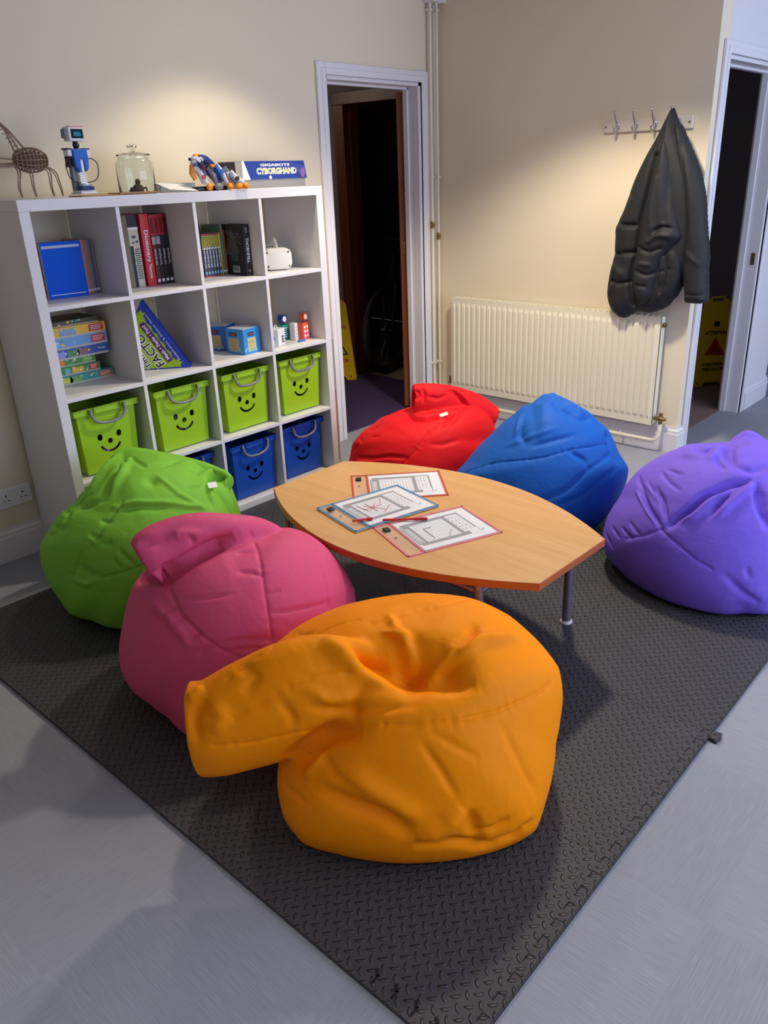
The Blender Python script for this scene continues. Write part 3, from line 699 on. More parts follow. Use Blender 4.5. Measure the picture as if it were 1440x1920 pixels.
# back cover faces the room, the spine is the narrow right-hand face
b = MB(); b.box(-.15, 0, 0, .0018, 0, .226); b.box(-.0018, 0, 0, .036, 0, .226); b.box(-.15, 0, .0342, .036, 0, .226); b.build('cover', M_bk, t, bevel=.001); box1('pages', -.147, -.002, .002, .034, .003, .223, M_page, t)
gp = mat('charcoal_print', (72, 68, 64), .5)
MB().prism([(-.145, -.0), (-.1, .10), (-.085, .13), (-.06, .06), (-.035, .02), (-.145, .0)], 0, .0006, m=None, M=Matrix(((1, 0, 0, 0), (0, 0, 1, -.0009), (0, 1, 0, .085), (0, 0, 0, 1)))).build('hill_picture', gp, t)
for k in range(3): MB().tube([(-.14 + .02 * k, -.001, .2), (-.11 + .02 * k, -.001, .18 - .01 * k), (-.08 + .02 * k, -.001, .19), (-.05 + .01 * k, -.001, .15 + .01 * k), (-.02, -.001, .14 + .015 * k)], .0016, 5).build('smoke_line', mat('grey_smoke_print', (110, 104, 98), .5), t)
for k in range(5): box1('text_line', -.105, -.05, -.0008, 0, .066 + .008 * k, .068 + .008 * k, mat('dim_print', (130, 130, 130), .5), t)
box1('barcode', -.098, -.048, -.0009, 0, .012, .042, mat('barcode_print', (176, 176, 176), .6), t)
for k in range(9): box1('barcode_bar', -.095 + .005 * k, -.0927 + .005 * k, -.0012, -.0008, .022, .04, M_bt, t)
lettering('spine_lettering', 'THORNHILL', .022, M_wt, t, (.0009, .018, .112), (0, 0, -1), (0, 1, 0), .112, .0004, .0004); lettering('spine_lettering', 'PAM', .010, M_wt, t, (.0009, .018, .2), (0, 0, -1), (0, 1, 0), .022, .0004)
lettering('spine_lettering', 'X', .014, M_wt, t, (.0009, .018, .022), (0, 0, -1), (0, 1, 0), None, .0004)

# headset
M_vr = mat('off_white_plastic', (222, 218, 210), .4)
t = thing('vr_headset', 'off-white virtual reality headset with a strap in the top right cube', 'headset', (1.275, -.245, 1.0935), R_(-32)); t.scale = (1.1, 1.1, 1.06)
V, F = [], []
def rbox(mb, hx, hy, hz, r, c, M=None, m=None):
    P = []
    n = 7
    for q, (sx, sz) in enumerate(((1, 1), (-1, 1), (-1, -1), (1, -1))):
        for k in range(n):
            a = math.pi / 2 * (q + k / (n - 1)); P.append((sx * (hx - r) + r * math.cos(a), sz * (hz - r) + r * math.sin(a)))
    V = []; L = [(-hy, .86), (-hy * .92, .95), (-hy * .75, 1), (hy * .8, 1.0), (hy, .92)]
    for y, s in L: V += [(c[0] + x * s, c[1] + y, c[2] + z * s) for x, z in P]
    k = len(P); F = [(a * k + i, a * k + (i + 1) % k, (a + 1) * k + (i + 1) % k, (a + 1) * k + i) for a in range(len(L) - 1) for i in range(k)] + [tuple(range(k))[::-1], tuple((len(L) - 1) * k + i for i in range(k))]
    return mb.add(V, F, m, M)
b = MB(); rbox(b, .062, .036, .047, .03, (0, 0, .05)); b.build('visor', M_vr, t, smooth=50)
b = MB(); rbox(b, .058, .025, .044, .028, (0, .05, .05)); b.build('face_cushion', mat('grey_foam', (54, 52, 54), .9), t, smooth=50)
for sx, sz in ((-1, 1), (1, 1), (-1, -1), (1, -1)): MB().cyl((sx * .046, -.036, .05 + sz * .03), (sx * .046, -.0325, .05 + sz * .03), .005).build('camera_lens', M_black, t, smooth=40)
b = MB(); b.tube([(-.06, .02, .055), (-.072, .07, .07), (-.06, .12, .09), (0, .145, .1), (.06, .12, .09), (.072, .07, .07), (.06, .02, .055)], .011, 8, flat=.35); b.build('side_strap', M_vr, t, smooth=60)
b = MB(); b.tube([(0, .0, .092), (0, .03, .118), (0, .08, .13), (0, .13, .12), (0, .145, .1)], .012, 8, flat=.3); b.build('top_strap', M_vr, t, smooth=60)
# ---------------------------------------------------------------- second row
def game_box(name, label, x0, x1, y0, d, z, h, m, cat='box', group=None, rz=0):
    t = thing(name, label, cat, (x0, y0, z), rz, group); w = x1 - x0
    box1('tray', .001, w - .001, .001, d - .001, 0, h * .5, mat('box_card', (190, 186, 176), .7), t); box1('lid', 0, w, 0, d, h * .18, h, m, t, .0012); return t
pz = [('puzzle_box', 'teal and yellow puzzle box at the bottom of the stack', .135, .372, .036, (60, 150, 140), ((0, .05, (196, 206, 60)), (.035, .09, (120, 170, 80)), (.175, .23, (160, 190, 70))), (190, 90, 60)),
      ('puzzle_box', 'dark green jungle puzzle box, second from the bottom of the stack', .130, .318, .036, (54, 140, 62), ((.03, .055, (110, 180, 205)), (.06, .115, (224, 180, 50))), (214, 60, 60)),
      ('puzzle_box', 'narrow green puzzle box with an orange bird, third from the bottom', .124, .305, .034, (66, 146, 50), ((.02, .045, (232, 140, 30)), (.12, .165, (130, 190, 70))), None),
      ('puzzle_box', 'blue puzzle box with a busy sea picture, in the middle of the stack', .116, .355, .043, (44, 86, 170), ((0, .05, (150, 150, 220)), (.055, .11, (74, 140, 90)), (.1, .15, (150, 96, 110))), None),
      ('puzzle_box', 'pale blue sky puzzle box with a red label, second from the top of the stack', .112, .355, .046, (110, 160, 214), ((.0, .03, (150, 190, 226)),), (200, 50, 60)),
      ('puzzle_box', 'yellow puzzle box with a red label, just under the dark top box', .104, .352, .043, (232, 182, 40), ((.045, .12, (128, 160, 196)),), (190, 36, 44)),
      ('puzzle_box', 'dark olive box at the very top of the stack', .10, .33, .022, (66, 60, 30), (), None)]
z = .7425
for k, (nm, lb, x0, x1, h, c, patches, red) in enumerate(pz):
    yf = (-.172, -.165, -.16, -.19, -.195, -.2, -.19)[k]
    t = game_box(nm, lb, x0, x1, yf, .155, z, h, mat('puzzle_%d' % k, c, .45), 'puzzle box', 'stacked puzzle boxes')
    w = x1 - x0
    for q, (a, b_, cc) in enumerate(patches):
        o = MB().prism([(a, h * .2), (b_ - .006, h * .2), (b_, h * .5), (b_ - .008, h * .9), (a + (b_ - a) * .5, h * .75), (a + .003, h * .95)], 0, .0006, M=Matrix(((1, 0, 0, 0), (0, 0, 1, -.0007), (0, 1, 0, 0), (0, 0, 0, 1)))).build('picture', mat('puzzle_%d_%d' % (k, q), cc, .5), t)
    rg = random.Random(k)
    for q in range(6):
        xx = rg.random() * (w * .68); zz = h * (.3 + .5 * rg.random())
        MB().ball((xx + .01, -.0002, zz), .004 + .003 * rg.random(), 1, .15, .8, seg=8, ring=6).build('picture_detail', mat('detail_%d' % rg.randrange(6), [(240, 200, 60), (230, 120, 60), (120, 190, 210), (180, 80, 110), (90, 160, 80), (230, 230, 220)][rg.randrange(6)], .5), t)
    if red:
        x1_ = w - .012; box1('red_label', w * .70 if k != 1 else w - .05, x1_, -.0012, 0, h * .24, h * .88, mat('puzzle_red_%d' % k, red, .5), t)
        for q in range(3): box1('label_text', w * .70 + .006 if k != 1 else w - .044, x1_ - .012 + .003 * q, -.0016, -.001, h * (.38 + .16 * q), h * (.43 + .16 * q), M_wt, t)
    else:
        if k in (3, 2): lettering('lid_lettering', 'Puzzle', .012, M_wt, t, (w - .03, -.0006, h * .58), (1, 0, 0), (0, 0, 1), .034)
    z += h + .0004
# triangular maths game box
M_gl = mat('lime_print', (150, 186, 30), .45); M_gb = mat('deep_blue_print', (22, 56, 156), .4); M_pu = mat('purple_print', (88, 30, 104), .45)
t = thing('maths_game_box', 'triangular lime green and blue maths game box standing in the second cube', 'game box', (.655, -.328, .7425), R_(141))
S_ = .345; H_ = S_ * .866; Dp = .075                                # local +x runs along the foot to the far corner, face is local +y
FM = Matrix(((1, 0, 0, 0), (0, 0, 1, 0), (0, 1, 0, 0), (0, 0, 0, 1)))
def tri(inset, y0, y1, m, nm, bev=0):
    i = inset; return MB().prism([(i * 1.732, i), (S_ - i * 1.732, i), (S_ / 2, H_ - 2 * i)], y0, y1, M=FM).build(nm, m, t, bevel=bev)
tri(0, -Dp, 0, M_gb, 'carton', .003); tri(.006, 0, .0008, M_gl, 'printed_face')
import mathutils
c60, s60 = .5, .8660254
def P2(a, b_): return (a * c60 + b_ * s60, a * s60 - b_ * c60)     # a runs up the sloping edge, b_ is the distance in from it
def flat(nm, pts, m, y): return MB().prism([P2(*p) for p in pts], y, y + .0006, M=FM).build(nm, m, t)
zz = [(.0, .0)]; n = 14
for k in range(n + 1): zz.append((.012 + (S_ - .03) * k / n, .030 + (.008 if k % 2 else 0)))
zz.append((S_, .0)); flat('blue_burst_edge', zz, M_gb, .0009)
for ac in (.045, .30): flat('green_star', [(ac + .022 * math.cos(k * math.pi / 5) * (1 if k % 2 else .45), .034 + .022 * math.sin(k * math.pi / 5) * (1 if k % 2 else .45)) for k in range(10)], M_gl, .0016)
flat('purple_band', [(.07, .048), (.075, .042), (.265, .042), (.27, .048), (.27, .064), (.265, .070), (.075, .070), (.07, .064)], M_pu, .0017)
def wr(nm, s_, size, m, a, b_, wd, y, bold=0.): q = P2(a, b_); return lettering(nm, s_, size, m, t, (q[0], y, q[1]), (c60, 0, s60), (s60, 0, -c60) if True else None, wd, .0004, bold)
wr('band_lettering', 'Math \u2022 Facts \u2022 Fun!', .022, M_wt, .17, .056, .175, .0026, .0004)
wr('title_outline', 'FACTO', .052, M_wt, .155, .098, .165, .0012, .004); wr('title_lettering', 'FACTO', .052, M_bt, .155, .098, .16, .002, .0008)
wr('title_outline', 'Times', .036, M_wt, .145, .145, .10, .0012, .003); wr('title_lettering', 'Times', .036, M_bt, .145, .145, .096, .002, .0004)
wr('side_lettering', 'Multiplication & Division Game', .010, M_wt, .17, .019, .235, .0018)
# two blue card game boxes
M_bb = mat('sky_blue_card', (48, 142, 214), .4); M_tin = mat('pale_lid_card', (196, 200, 206), .4)
for k, (lb, loc, rz) in enumerate((('small sky blue card game box in front, turned a little, pale top', (.952, -.338, .7425), R_(8)), ('small sky blue card game box standing behind the front one', (.968, -.190, .7425), R_(30)))):
    t = thing('card_game_box', lb, 'game box', loc, rz, 'blue card game boxes'); w, d, h = .11, .112, .118
    M4 = M_bb if k == 0 else mat('mid_blue_card', (30, 96, 176), .4)
    box1('carton', 0, w, 0, d, 0, h, M4, t, .0015); box1('lid', .002, w - .002, .002, d - .002, h, h + .001, M_tin, t)
    for fx in (0, 1):                                                  # front and left faces carry the same print
        MX = Matrix.Identity(4) if fx == 0 else Matrix(((0, 1, 0, 0), (-1, 0, 0, d), (0, 0, 1, 0), (0, 0, 0, 1)))
        def fb(nm, x0, x1, z0, z1, m, y=-.0006): return MB().box(x0, x1, y, 0, z0, z1, M=MX).build(nm, m, t)
        fb('print_panel', .026 if fx == 0 else .014, .08, .012, .075, mat('parchment_print', (206, 196, 130), .5) if fx == 0 else mat('khaki_print', (176, 160, 110), .5))
        fb('name_patch', .03 if fx == 0 else .02, .07, .084, .1, mat('maroon_print', (70, 24, 44), .4), -.001)
        o = lettering('name_lettering', 'BrainBox', .009, mat('salmon_print', (226, 140, 130), .5), t, tuple(MX @ Vector((.05 if fx == 0 else .045, -.0014, .092))), tuple(MX.to_3x3() @ Vector((1, 0, 0))), (0, 0, 1), .034)
        for q in range(6): fb('text_line', .032, .074 - .004 * (q % 3), .02 + .0085 * q, .0225 + .0085 * q, mat('pinkish_print', (206, 120, 130), .5) if q % 2 else mat('greenish_print', (110, 150, 90), .5), -.0011)
        rg = random.Random(9 + fx + k)
        for q in range(8): MB().ball((.008 + .084 * rg.random(), -.0003, .01 + .02 * rg.random()), .006, 1, .1, .8, seg=8, ring=6, M=MX).build('splash', mat('cyan_print', (110, 190, 232), .4), t)
# white hanging packs
M_clear = mat('clear_plastic', (235, 240, 245), .08, Transmission_Weight=1.0, IOR=1.12)
M_pk = mat('white_pack_card', (226, 224, 226), .5)
def pack(label, loc, rz, w, h, d, body, face, top=True):
    t = thing('craft_pack', label, 'pack', loc, rz, 'small craft packs')
    box1('carton', 0, w, 0, d, 0, h, body, t, .001)
    box1('print_panel', .004, w - .004, -.0007, 0, .005, h - .006, face, t)
    if top:
        b = MB(); b.box(0, w, 0, .0008, h, h + .05); b.box(0, w, d - .0008, d, h, h + .05); b.box(0, w, 0, d, h + .049, h + .05); b.build('blister', M_clear, t)
    return t
t = pack('white pack with a black square print and paper loop, front left of the right-hand cube', (1.172, -.325, .7425), R_(25), .075, .082, .05, M_pk, M_pk, False)
for q in range(3):
    box1('black_square', .04, .06, -.0012, -.0006, .012 + .0125 * q, .0215 + .0125 * q, M_bt, t)
MB().tube([(.012, .025, .08), (.014, .025, .092), (.03, .025, .1), (.046, .025, .092), (.048, .025, .08)], .002, 6).build('loop', M_wt, t)
box1('blue_spot', -.0008, 0, .018, .03, .03, .05, mat('blue_spot_print', (70, 150, 220), .5), t)
t = pack('green pack with a blue-capped roll in clear wrap', (1.288, -.225, .7425), R_(10), .048, .078, .03, mat('green_pack', (24, 150, 110), .5), mat('teal_print', (20, 140, 150), .5))
for q in range(5): box1('text_line', .01, .038, -.0012, -.0006, .014 + .011 * q, .018 + .011 * q, M_wt, t)
MB().cyl((.02, .0, .105), (.02, .028, .105), .021).build('roll', mat('blue_roll', (40, 70, 170), .4), t, smooth=40); MB().cyl((.02, -.002, .105), (.02, 0, .105), .014).build('roll_core', M_pk, t, smooth=40)
t = pack('orange and pink pack with an orange roll in clear wrap, rightmost', (1.358, -.30, .7425), R_(12), .054, .085, .03, mat('orange_pack', (232, 88, 60), .5), mat('orange_print', (236, 104, 48), .5))
box1('pink_print', .004, .05, -.0011, -.0007, .005, .04, mat('hot_pink_print', (230, 70, 110), .5), t)
for q in range(6): MB().cyl((.016 + .022 * (q % 2), -.0018, .018 + .022 * (q // 2)), (.016 + .022 * (q % 2), -.001, .018 + .022 * (q // 2)), .0072).build('white_dot', M_wt, t)
MB().cyl((.03, .0, .112), (.03, .026, .112), .02).build('roll', mat('orange_roll', (240, 90, 50), .4), t, smooth=40); MB().cyl((.026, -.004, .112), (.026, 0, .112), .013).build('roll_core', mat('pink_core', (236, 190, 190), .4), t, smooth=40)
t = pack('narrow white pack with grey lines, between the green and the orange packs', (1.325, -.275, .7425), R_(12), .03, .085, .03, M_pk, M_pk, False)
for q in range(4): box1('text_line', .006, .022, -.0012, -.0006, .015 + .016 * q, .018 + .016 * q, mat('grey_ink', (150, 150, 156), .5), t)
t = pack('rearmost pale pack with a dark ring, top left behind the white pack', (1.20, -.2, .7425), R_(20), .05, .09, .03, mat('dusky_pack', (176, 160, 160), .5), M_pk)
MB().tube([(.02 + .014 * math.cos(a), -.002, .112 + .014 * math.sin(a)) for a in [k * math.pi / 8 for k in range(16)]], .004, 6, closed=True).build('ring', M_hgrey, t, smooth=60)
b = MB(); b.tube([(0, 0, 0), (.02, .004, 0), (.045, .0, 0)], .005, 8); o = b.build('glue_stick', mat('blue_cap', (30, 110, 190), .4), None, smooth=60, loc=(1.30, -.325, .7478)); tag(o, 'small blue and white stick lying in front of the packs', 'stick')

# ---------------------------------------------------------------- on top of the shelving
ZT = 1.4685
t = thing('kit_box', 'blue and white robot kit box lying at the right end of the shelf top', 'box', (1.125, -.235, ZT), R_(3))
M_kb = mat('cobalt_print', (36, 62, 150), .35)
box1('tray', .006, .405, .004, .172, 0, .1, mat('silver_card', (150, 148, 146), .4), t, .001)
b = MB(); b.add([(0, 0, .036), (.415, 0, .036), (.40, 0, .115), (.0, 0, .115), (0, .178, .036), (.415, .178, .036), (.40, .178, .115), (0, .178, .115)], [(0, 1, 2, 3), (1, 5, 6, 2), (5, 4, 7, 6), (4, 0, 3, 7), (3, 2, 6, 7), (4, 5, 1, 0)]); b.build('lid', M_kb, t, bevel=.0015)
MB().add([(.0, -.0008, .036), (.045, -.0008, .036), (.012, -.0008, .115), (0, -.0008, .115)], [(0, 1, 2, 3)]).build('white_corner', M_wt, t)
box1('dark_end', -.0009, 0, .05, .176, .04, .114, mat('dark_purple_print', (42, 34, 56), .4), t); box1('white_end', -.0009, 0, .0, .045, .036, .114, M_wt, t)
lettering('title_outline', 'CYBORGHAND', .036, M_wt, t, (.215, -.0004, .07), (1, 0, 0), (0, 0, 1), .26, .0007, .0022)
lettering('title_lettering', 'CYBORGHAND', .036, mat('pale_yellow_ink', (222, 220, 120), .5), t, (.215, -.0012, .07), (1, 0, 0), (0, 0, 1), .253, .0007, .0)
lettering('subtitle_lettering', 'GIGABOTS', .016, M_wt, t, (.205, -.0008, .097), (1, 0, 0), (0, 0, 1), .19, .0005, .0006)
for k in range(5): MB().tube([(.31 + .018 * k, -.001, .108 - .004 * k), (.33 + .015 * k, -.001, .085), (.36 + .01 * k, -.001, .066 - .004 * k), (.395, -.001, .05 + .01 * k)], .0016, 5).build('swirl', mat('lilac_print', (124, 130, 216), .4), t)
MB().ball((.385, -.0005, .06), .014, 1, .1, 1.5).build('figure_print', mat('rose_figure_print', (170, 90, 120), .4), t); MB().cyl((.17, -.0012, .044), (.17, -.0004, .044), .008).build('white_dot', M_wt, t)

# mechanical hand model
M_or = mat('orange_toy_plastic', (240, 146, 20), .4); M_nv = mat('navy_toy_plastic', (26, 48, 110), .35); M_bt2 = mat('blue_toy_plastic', (20, 96, 190), .35); M_wp = mat('white_toy_plastic', (222, 222, 226), .35); M_gp = mat('grey_toy_plastic', (120, 122, 128), .4); M_rd = mat('red_toy_plastic', (190, 30, 40), .4)
t = thing('mechanical_hand', 'jointed white, navy and orange toy mechanical hand resting beside the kit box', 'toy', (.785, -.345, ZT), R_(-4)); t.scale = (.96, .96, 1)
b = MB(); b.tube([(.03, .02, .125), (.07, .03, .115), (.11, .03, .08), (.135, .02, .03)], [.022, .03, .032, .02], 8); b.box(.04, .06, -.01, .0, .06, .13); b.build('palm', M_nv, t, smooth=40)
b = MB(); b.tube([(.0, .0, .12), (.01, .0, .09), (.03, -.005, .06), (.04, -.01, .03)], [.012, .017, .014, .012], 8); b.ball((.01, .0, .118), .016); b.build('wrist', M_wp, t, smooth=40)
for k, (x0, x1, zt) in enumerate(((.0, .055, .055), (.05, .10, .06), (.09, .155, .075), (.13, .20, .06), (.16, .235, .045))):
    y = -.02 - .004 * k
    f_ = MB(); f_.tube([(x0 + .01, y + .01, zt + .03), (x0 + .03, y, zt), (x1 - .01, y, .028)], [.009, .011, .009], 7); f_ = f_.build('finger', M_wp if k % 2 == 0 else M_gp, t, smooth=40)
    MB().ball((x1, y - .004, .015), .0145, 1.5 if k % 2 else 1.1, .8, 1).build('fingertip', M_or if k != 1 else M_gp, f_, smooth=60)
    MB().cyl((x0 + .03, y - .012, zt), (x0 + .03, y + .012, zt), .009).build('joint', (M_rd, M_gp, M_bt2, M_gp, M_black)[k], f_, smooth=40)
b = MB(); b.tube([(-.005, .005, .1), (-.012, .0, .07), (.0, -.004, .045)], [.01, .012, .01], 7); b.ball((.035, .02, .138), .012, 1.6, 1, .7); b.build('orange_cover', M_or, t, smooth=40)
b = MB(); b.cyl((.095, -.02, .1), (.12, -.025, .055), .013); b.build('piston', M_bt2, t, smooth=40)
b = MB(); b.box(.0, .16, -.01, .03, 0, .018); b.build('base', M_black, t, bevel=.004)
rg = random.Random(12)
for k in range(26):                                                # small beams and pins all over the model
    u = rg.random(); x = .0 + .21 * u; z = .125 - .085 * u + rg.uniform(-.03, .015); y = rg.uniform(-.03, .01); l_ = rg.uniform(.008, .02)
    MX = Matrix.Translation((x, y, max(.02, z))) @ Matrix.Rotation(rg.uniform(-.3, 1.1), 4, 'Y') @ Matrix.Rotation(rg.uniform(-.6, .6), 4, 'Z')
    MB().box(-l_, l_, -.006, .006, -.0055, .0055, M=MX).build('beam', [M_wp, M_gp, M_black, M_wp, M_or, M_nv, M_rd][k % 7], t, bevel=.002)

# clear tray and papers
t = thing('plastic_tray', 'shallow white translucent tray with loose sheets, right of the glass jar', 'tray', (.70, -.215, ZT), R_(-2))
M_tray = mat('frosted_plastic', (200, 206, 212), .25, Transmission_Weight=.35)
b = MB(); b.box(0, .17, 0, .2, 0, .003); b.box(0, .17, 0, .002, 0, .034); b.box(0, .17, .198, .2, 0, .034); b.box(0, .002, 0, .2, 0, .034); b.box(.168, .17, 0, .2, 0, .034)
for k in range(14): b.box(.006 + .0115 * k, .0085 + .0115 * k, -.0015, 0, .002, .032)
b.build('tray_body', M_tray, t)
b = MB(); b.box(.01, .15, .01, .19, .004, .03); b.build('paper_pile', M_wt, t)
b = MB(); b.add([(-.02, -.07, .012), (.12, -.065, .002), (.11, .03, .03), (-.03, .02, .038), (-.02, -.07, .013), (.12, -.065, .003), (.11, .03, .031), (-.03, .02, .039)], [(0, 1, 2, 3), (4, 7, 6, 5), (0, 4, 5, 1), (1, 5, 6, 2), (2, 6, 7, 3), (3, 7, 4, 0)]); o = b.build('loose_sheet', M_wt, None, loc=(.655, -.31, ZT)); tag(o, 'curled white sheet lying over the tray edge', 'paper')
b = MB(); b.box(0, .33, 0, .09, 0, .004); b.box(.16, .34, -.008, .08, .0045, .008); o = b.build('cardboard_sheet', mat('brown_cardboard', (170, 128, 92), .8), None, loc=(.255, -.372, ZT)); o.rotation_euler[2] = R_(2); tag(o, 'thin brown cardboard sheet under the robot figure, along the front edge', 'cardboard')

# glass jar
M_glass = mat('clear_glass', (240, 246, 244), .02, Transmission_Weight=1.0, IOR=1.45)
t = thing('glass_jar', 'clear lidded glass jar with a small brown toy inside, on the shelf top', 'jar', (.60, -.20, ZT))
MB().lathe([(.0, .0), (.07, .0), (.075, .006), (.075, .115), (.068, .128), (.062, .132), (.062, .140), (.0595, .140), (.0595, .131), (.0655, .126), (.0725, .114), (.0725, .008), (.0, .005)], 48).build('jar_body', M_glass, t, smooth=50)
MB().lathe([(.0, .1415), (.066, .1415), (.068, .145), (.066, .149), (.03, .157), (.010, .160), (.008, .168), (.019, .174), (.021, .180), (.016, .186), (.0, .188)], 48).build('jar_lid', M_glass, t, smooth=50)
t2 = thing('toy_creature', 'tiny brown toy creature inside the glass jar', 'toy', (.60, -.205, ZT + .0085)); MT = mat('brown_toy', (96, 66, 52), .5)
b = MB(); b.ball((0, 0, .018), .018, 1.4, 1, 1); b.ball((.0, -.002, .043), .011); b.tube([(-.02, 0, .015), (-.035, -.005, .02), (-.04, 0, .004)], .004, 6); b.tube([(.02, 0, .02), (.035, -.005, .024), (.042, 0, .008)], .004, 6); b.build('body', MT, t2, smooth=60)
b = MB(); b.ball((-.02, .0, .008), .012, 2.0, 1.3, .8); b.build('dark_base', M_black, t2, smooth=60)

# robot figure
t = thing('robot_figure', 'blue and white toy robot with a screen head, standing on the shelf top', 'toy robot', (.305, -.30, ZT + .0085), R_(12)); t.scale = (1.12, 1.12, 1.12)
def pb(nm, *a, m=M_wp, bev=.0015, par=None): return box1(nm, *a, m, par or t, bev)
b = MB(); b.box(-.034, .034, -.03, .022, 0, .006); b.box(-.028, .028, -.024, .02, .006, .012); b.build('feet', M_wp, t, bevel=.002)
pb('foot_cover', -.026, .026, -.028, .0, .012, .024, m=M_nv); pb('foot_cover', -.02, .018, -.029, -.005, .024, .032, m=mat('silver_toy_plastic', (170, 190, 210), .2, .6))
for k in range(5): pb('leg_plate', -.014, .014, -.012, .008, .032 + .0075 * k, .0385 + .0075 * k, m=M_wp, bev=.001)
pb('rear_leg', -.03, -.012, .0, .016, .012, .09, m=M_gp)
b = MB(); b.prism([(-.030, .14), (.028, .14), (.030, .112), (.026, .082), (.016, .07), (.010, .076), (.010, .108), (-.004, .108), (-.006, .072), (-.014, .068), (-.026, .09)], -.008, .008, M=Matrix(((1, 0, 0, 0), (0, 0, 1, -.01), (0, 1, 0, 0), (0, 0, 0, 1)))); b.build('chest', M_bt2, t, bevel=.002)
pb('chest_core', -.003, .009, -.014, .006, .068, .108); pb('back_pack', -.036, .02, .0, .022, .085, .135, m=mat('dark_maroon_plastic', (60, 26, 40), .4)); pb('shoulder', -.046, -.03, -.012, .012, .118, .138, m=M_wp); pb('shoulder', .03, .044, -.012, .012, .116, .138, m=M_wp); pb('shoulder_cap', -.05, -.03, -.014, .014, .138, .143, m=M_nv); pb('shoulder_cap', .022, .044, -.014, .014, .138, .143, m=M_nv)
for s in (-1, 1): MB().tube(catmull([(s * .024, -.01, .108), (s * .045, -.012, .11), (s * .062, -.014, .1), (s * .066, -.016, .08), (s * .06, -.016, .056), (s * .046, -.014, .042), (s * .02, -.012, .036), (s * .012, -.01, .036)], 24).tolist(), .0017, 6).build('arm_cable', M_black, t, smooth=60)
b = MB(); b.cyl((0, 0, .14), (0, 0, .165), .008); b.ball((0, -.002, .152), .011); b.build('neck', M_black, t, smooth=40)
h_ = pb('head', -.032, .030, -.016, .016, .163, .207, m=M_wp, bev=.004)
pb('screen', -.024, .024, -.0175, -.015, .172, .200, m=mat('dark_screen', (10, 18, 32), .15), par=h_, bev=0); pb('display_mark', -.015, .014, -.0182, -.017, .178, .192, m=mat('cyan_screen_mark', (30, 120, 150), .3), par=h_, bev=0)
pb('red_edge', -.033, .031, -.014, -.01, .2065, .2085, m=M_rd, par=h_, bev=0); pb('side_box', -.042, -.032, -.008, .012, .172, .2, m=M_gp, par=h_)

# laser-cut plywood animal
M_ply = mat('laser_cut_plywood', (142, 118, 98), .7, var=.15, vscale=30)
t = thing('plywood_model', 'openwork laser-cut plywood creature at the left end of the shelf top', 'model', (.185, -.17, ZT), R_(-6))
b = MB()
for k, x in enumerate(np.linspace(-.055, .055, 9)):
    r = .042 * math.sqrt(max(.05, 1 - (x / .066) ** 2)); b.tube([(x, r * math.cos(a), .132 + r * math.sin(a)) for a in [i * math.pi / 10 for i in range(20)]], .0024, 5, closed=True)
for k in range(7):
    ph = k * math.pi / 7; b.tube([(.062 * math.cos(a), .044 * math.sin(a) * math.cos(ph), .132 + .044 * math.sin(a) * math.sin(ph)) for a in [i * math.pi / 14 for i in range(28)]], .0022, 5, closed=True)
b.build('body', M_ply, t, smooth=60)
b = MB(); b.ball((0, 0, .132), .034, 1.55, .7, .85); b.build('inner_body', mat('dark_plywood', (112, 84, 70), .7), t, smooth=60)
b = MB()
for s in (0, 1): b.tube(catmull([(-.03 - .02 * s, 0, .155), (-.05 - .012 * s, 0, .20), (-.075, 0, .25 - .01 * s), (-.105, 0, .27 - .012 * s), (-.15, 0, .268 - .016 * s)], 16).tolist(), .003, 6)
for k in range(7): b.tube([(-.05 - .008 * k, 0, .165 + .014 * k), (-.028 - .008 * k, 0, .17 + .014 * k)], .0022, 5)
b.tube(catmull([(-.01, 0, .165), (-.035, 0, .2), (-.07, 0, .245), (-.12, 0, .275), (-.18, 0, .272)], 16).tolist(), .0035, 6); b.build('wing', M_ply, t, smooth=60)
b = MB(); b.tube(catmull([(-.05, 0, .12), (-.1, 0, .115), (-.15, 0, .12), (-.2, 0, .13)], 12).tolist(), [.012] * 12, 8, flat=.4); b.tube([(-.05, 0, .135), (-.2, 0, .15)], .003, 6); b.build('tail', M_ply, t, smooth=60)
for k, (x0, x1, y) in enumerate(((.04, .055, -.02), (.055, .1, .01), (-.03, -.012, -.02), (-.045, -.05, .02))):
    b = MB(); P = catmull([(x0, y * .6, .11), (x0 + .55 * (x1 - x0) + .01, y, .09), (x1, y, .04), (x1 + .003, y, .003)], 12).tolist(); b.tube(P, .0025, 5); P2 = [(p[0] - .014 + .012 * i / 11, p[1], p[2]) for i, p in enumerate(P)]; b.tube(P2, .0022, 5)
    if k >= 2:
        for i in range(2, 11): b.tube([P[i], P2[i]], .0017, 4)
    b.build('leg', M_ply, t, smooth=60)
# colourful board slid between shelving and door frame
t = thing('poster_roll', 'tall narrow yellow and blue card standing between shelving and door frame', 'card', (1.62, -.15, 0), R_(0))
b = MB(); b.box(-.004, .0, -.10, .10, 0, .70); b.build('card', M_wt, t, bevel=.001)
box1('yellow_panel', -.0052, -.0046, -.09, .095, .01, .42, mat('amber_print', (222, 168, 20), .5), t); box1('blue_panel', -.0052, -.0046, -.08, .09, .45, .60, mat('azure_print', (70, 130, 180), .5), t); box1('dark_panel', -.0052, -.0046, -.08, .09, .62, .68, M_bt, t)
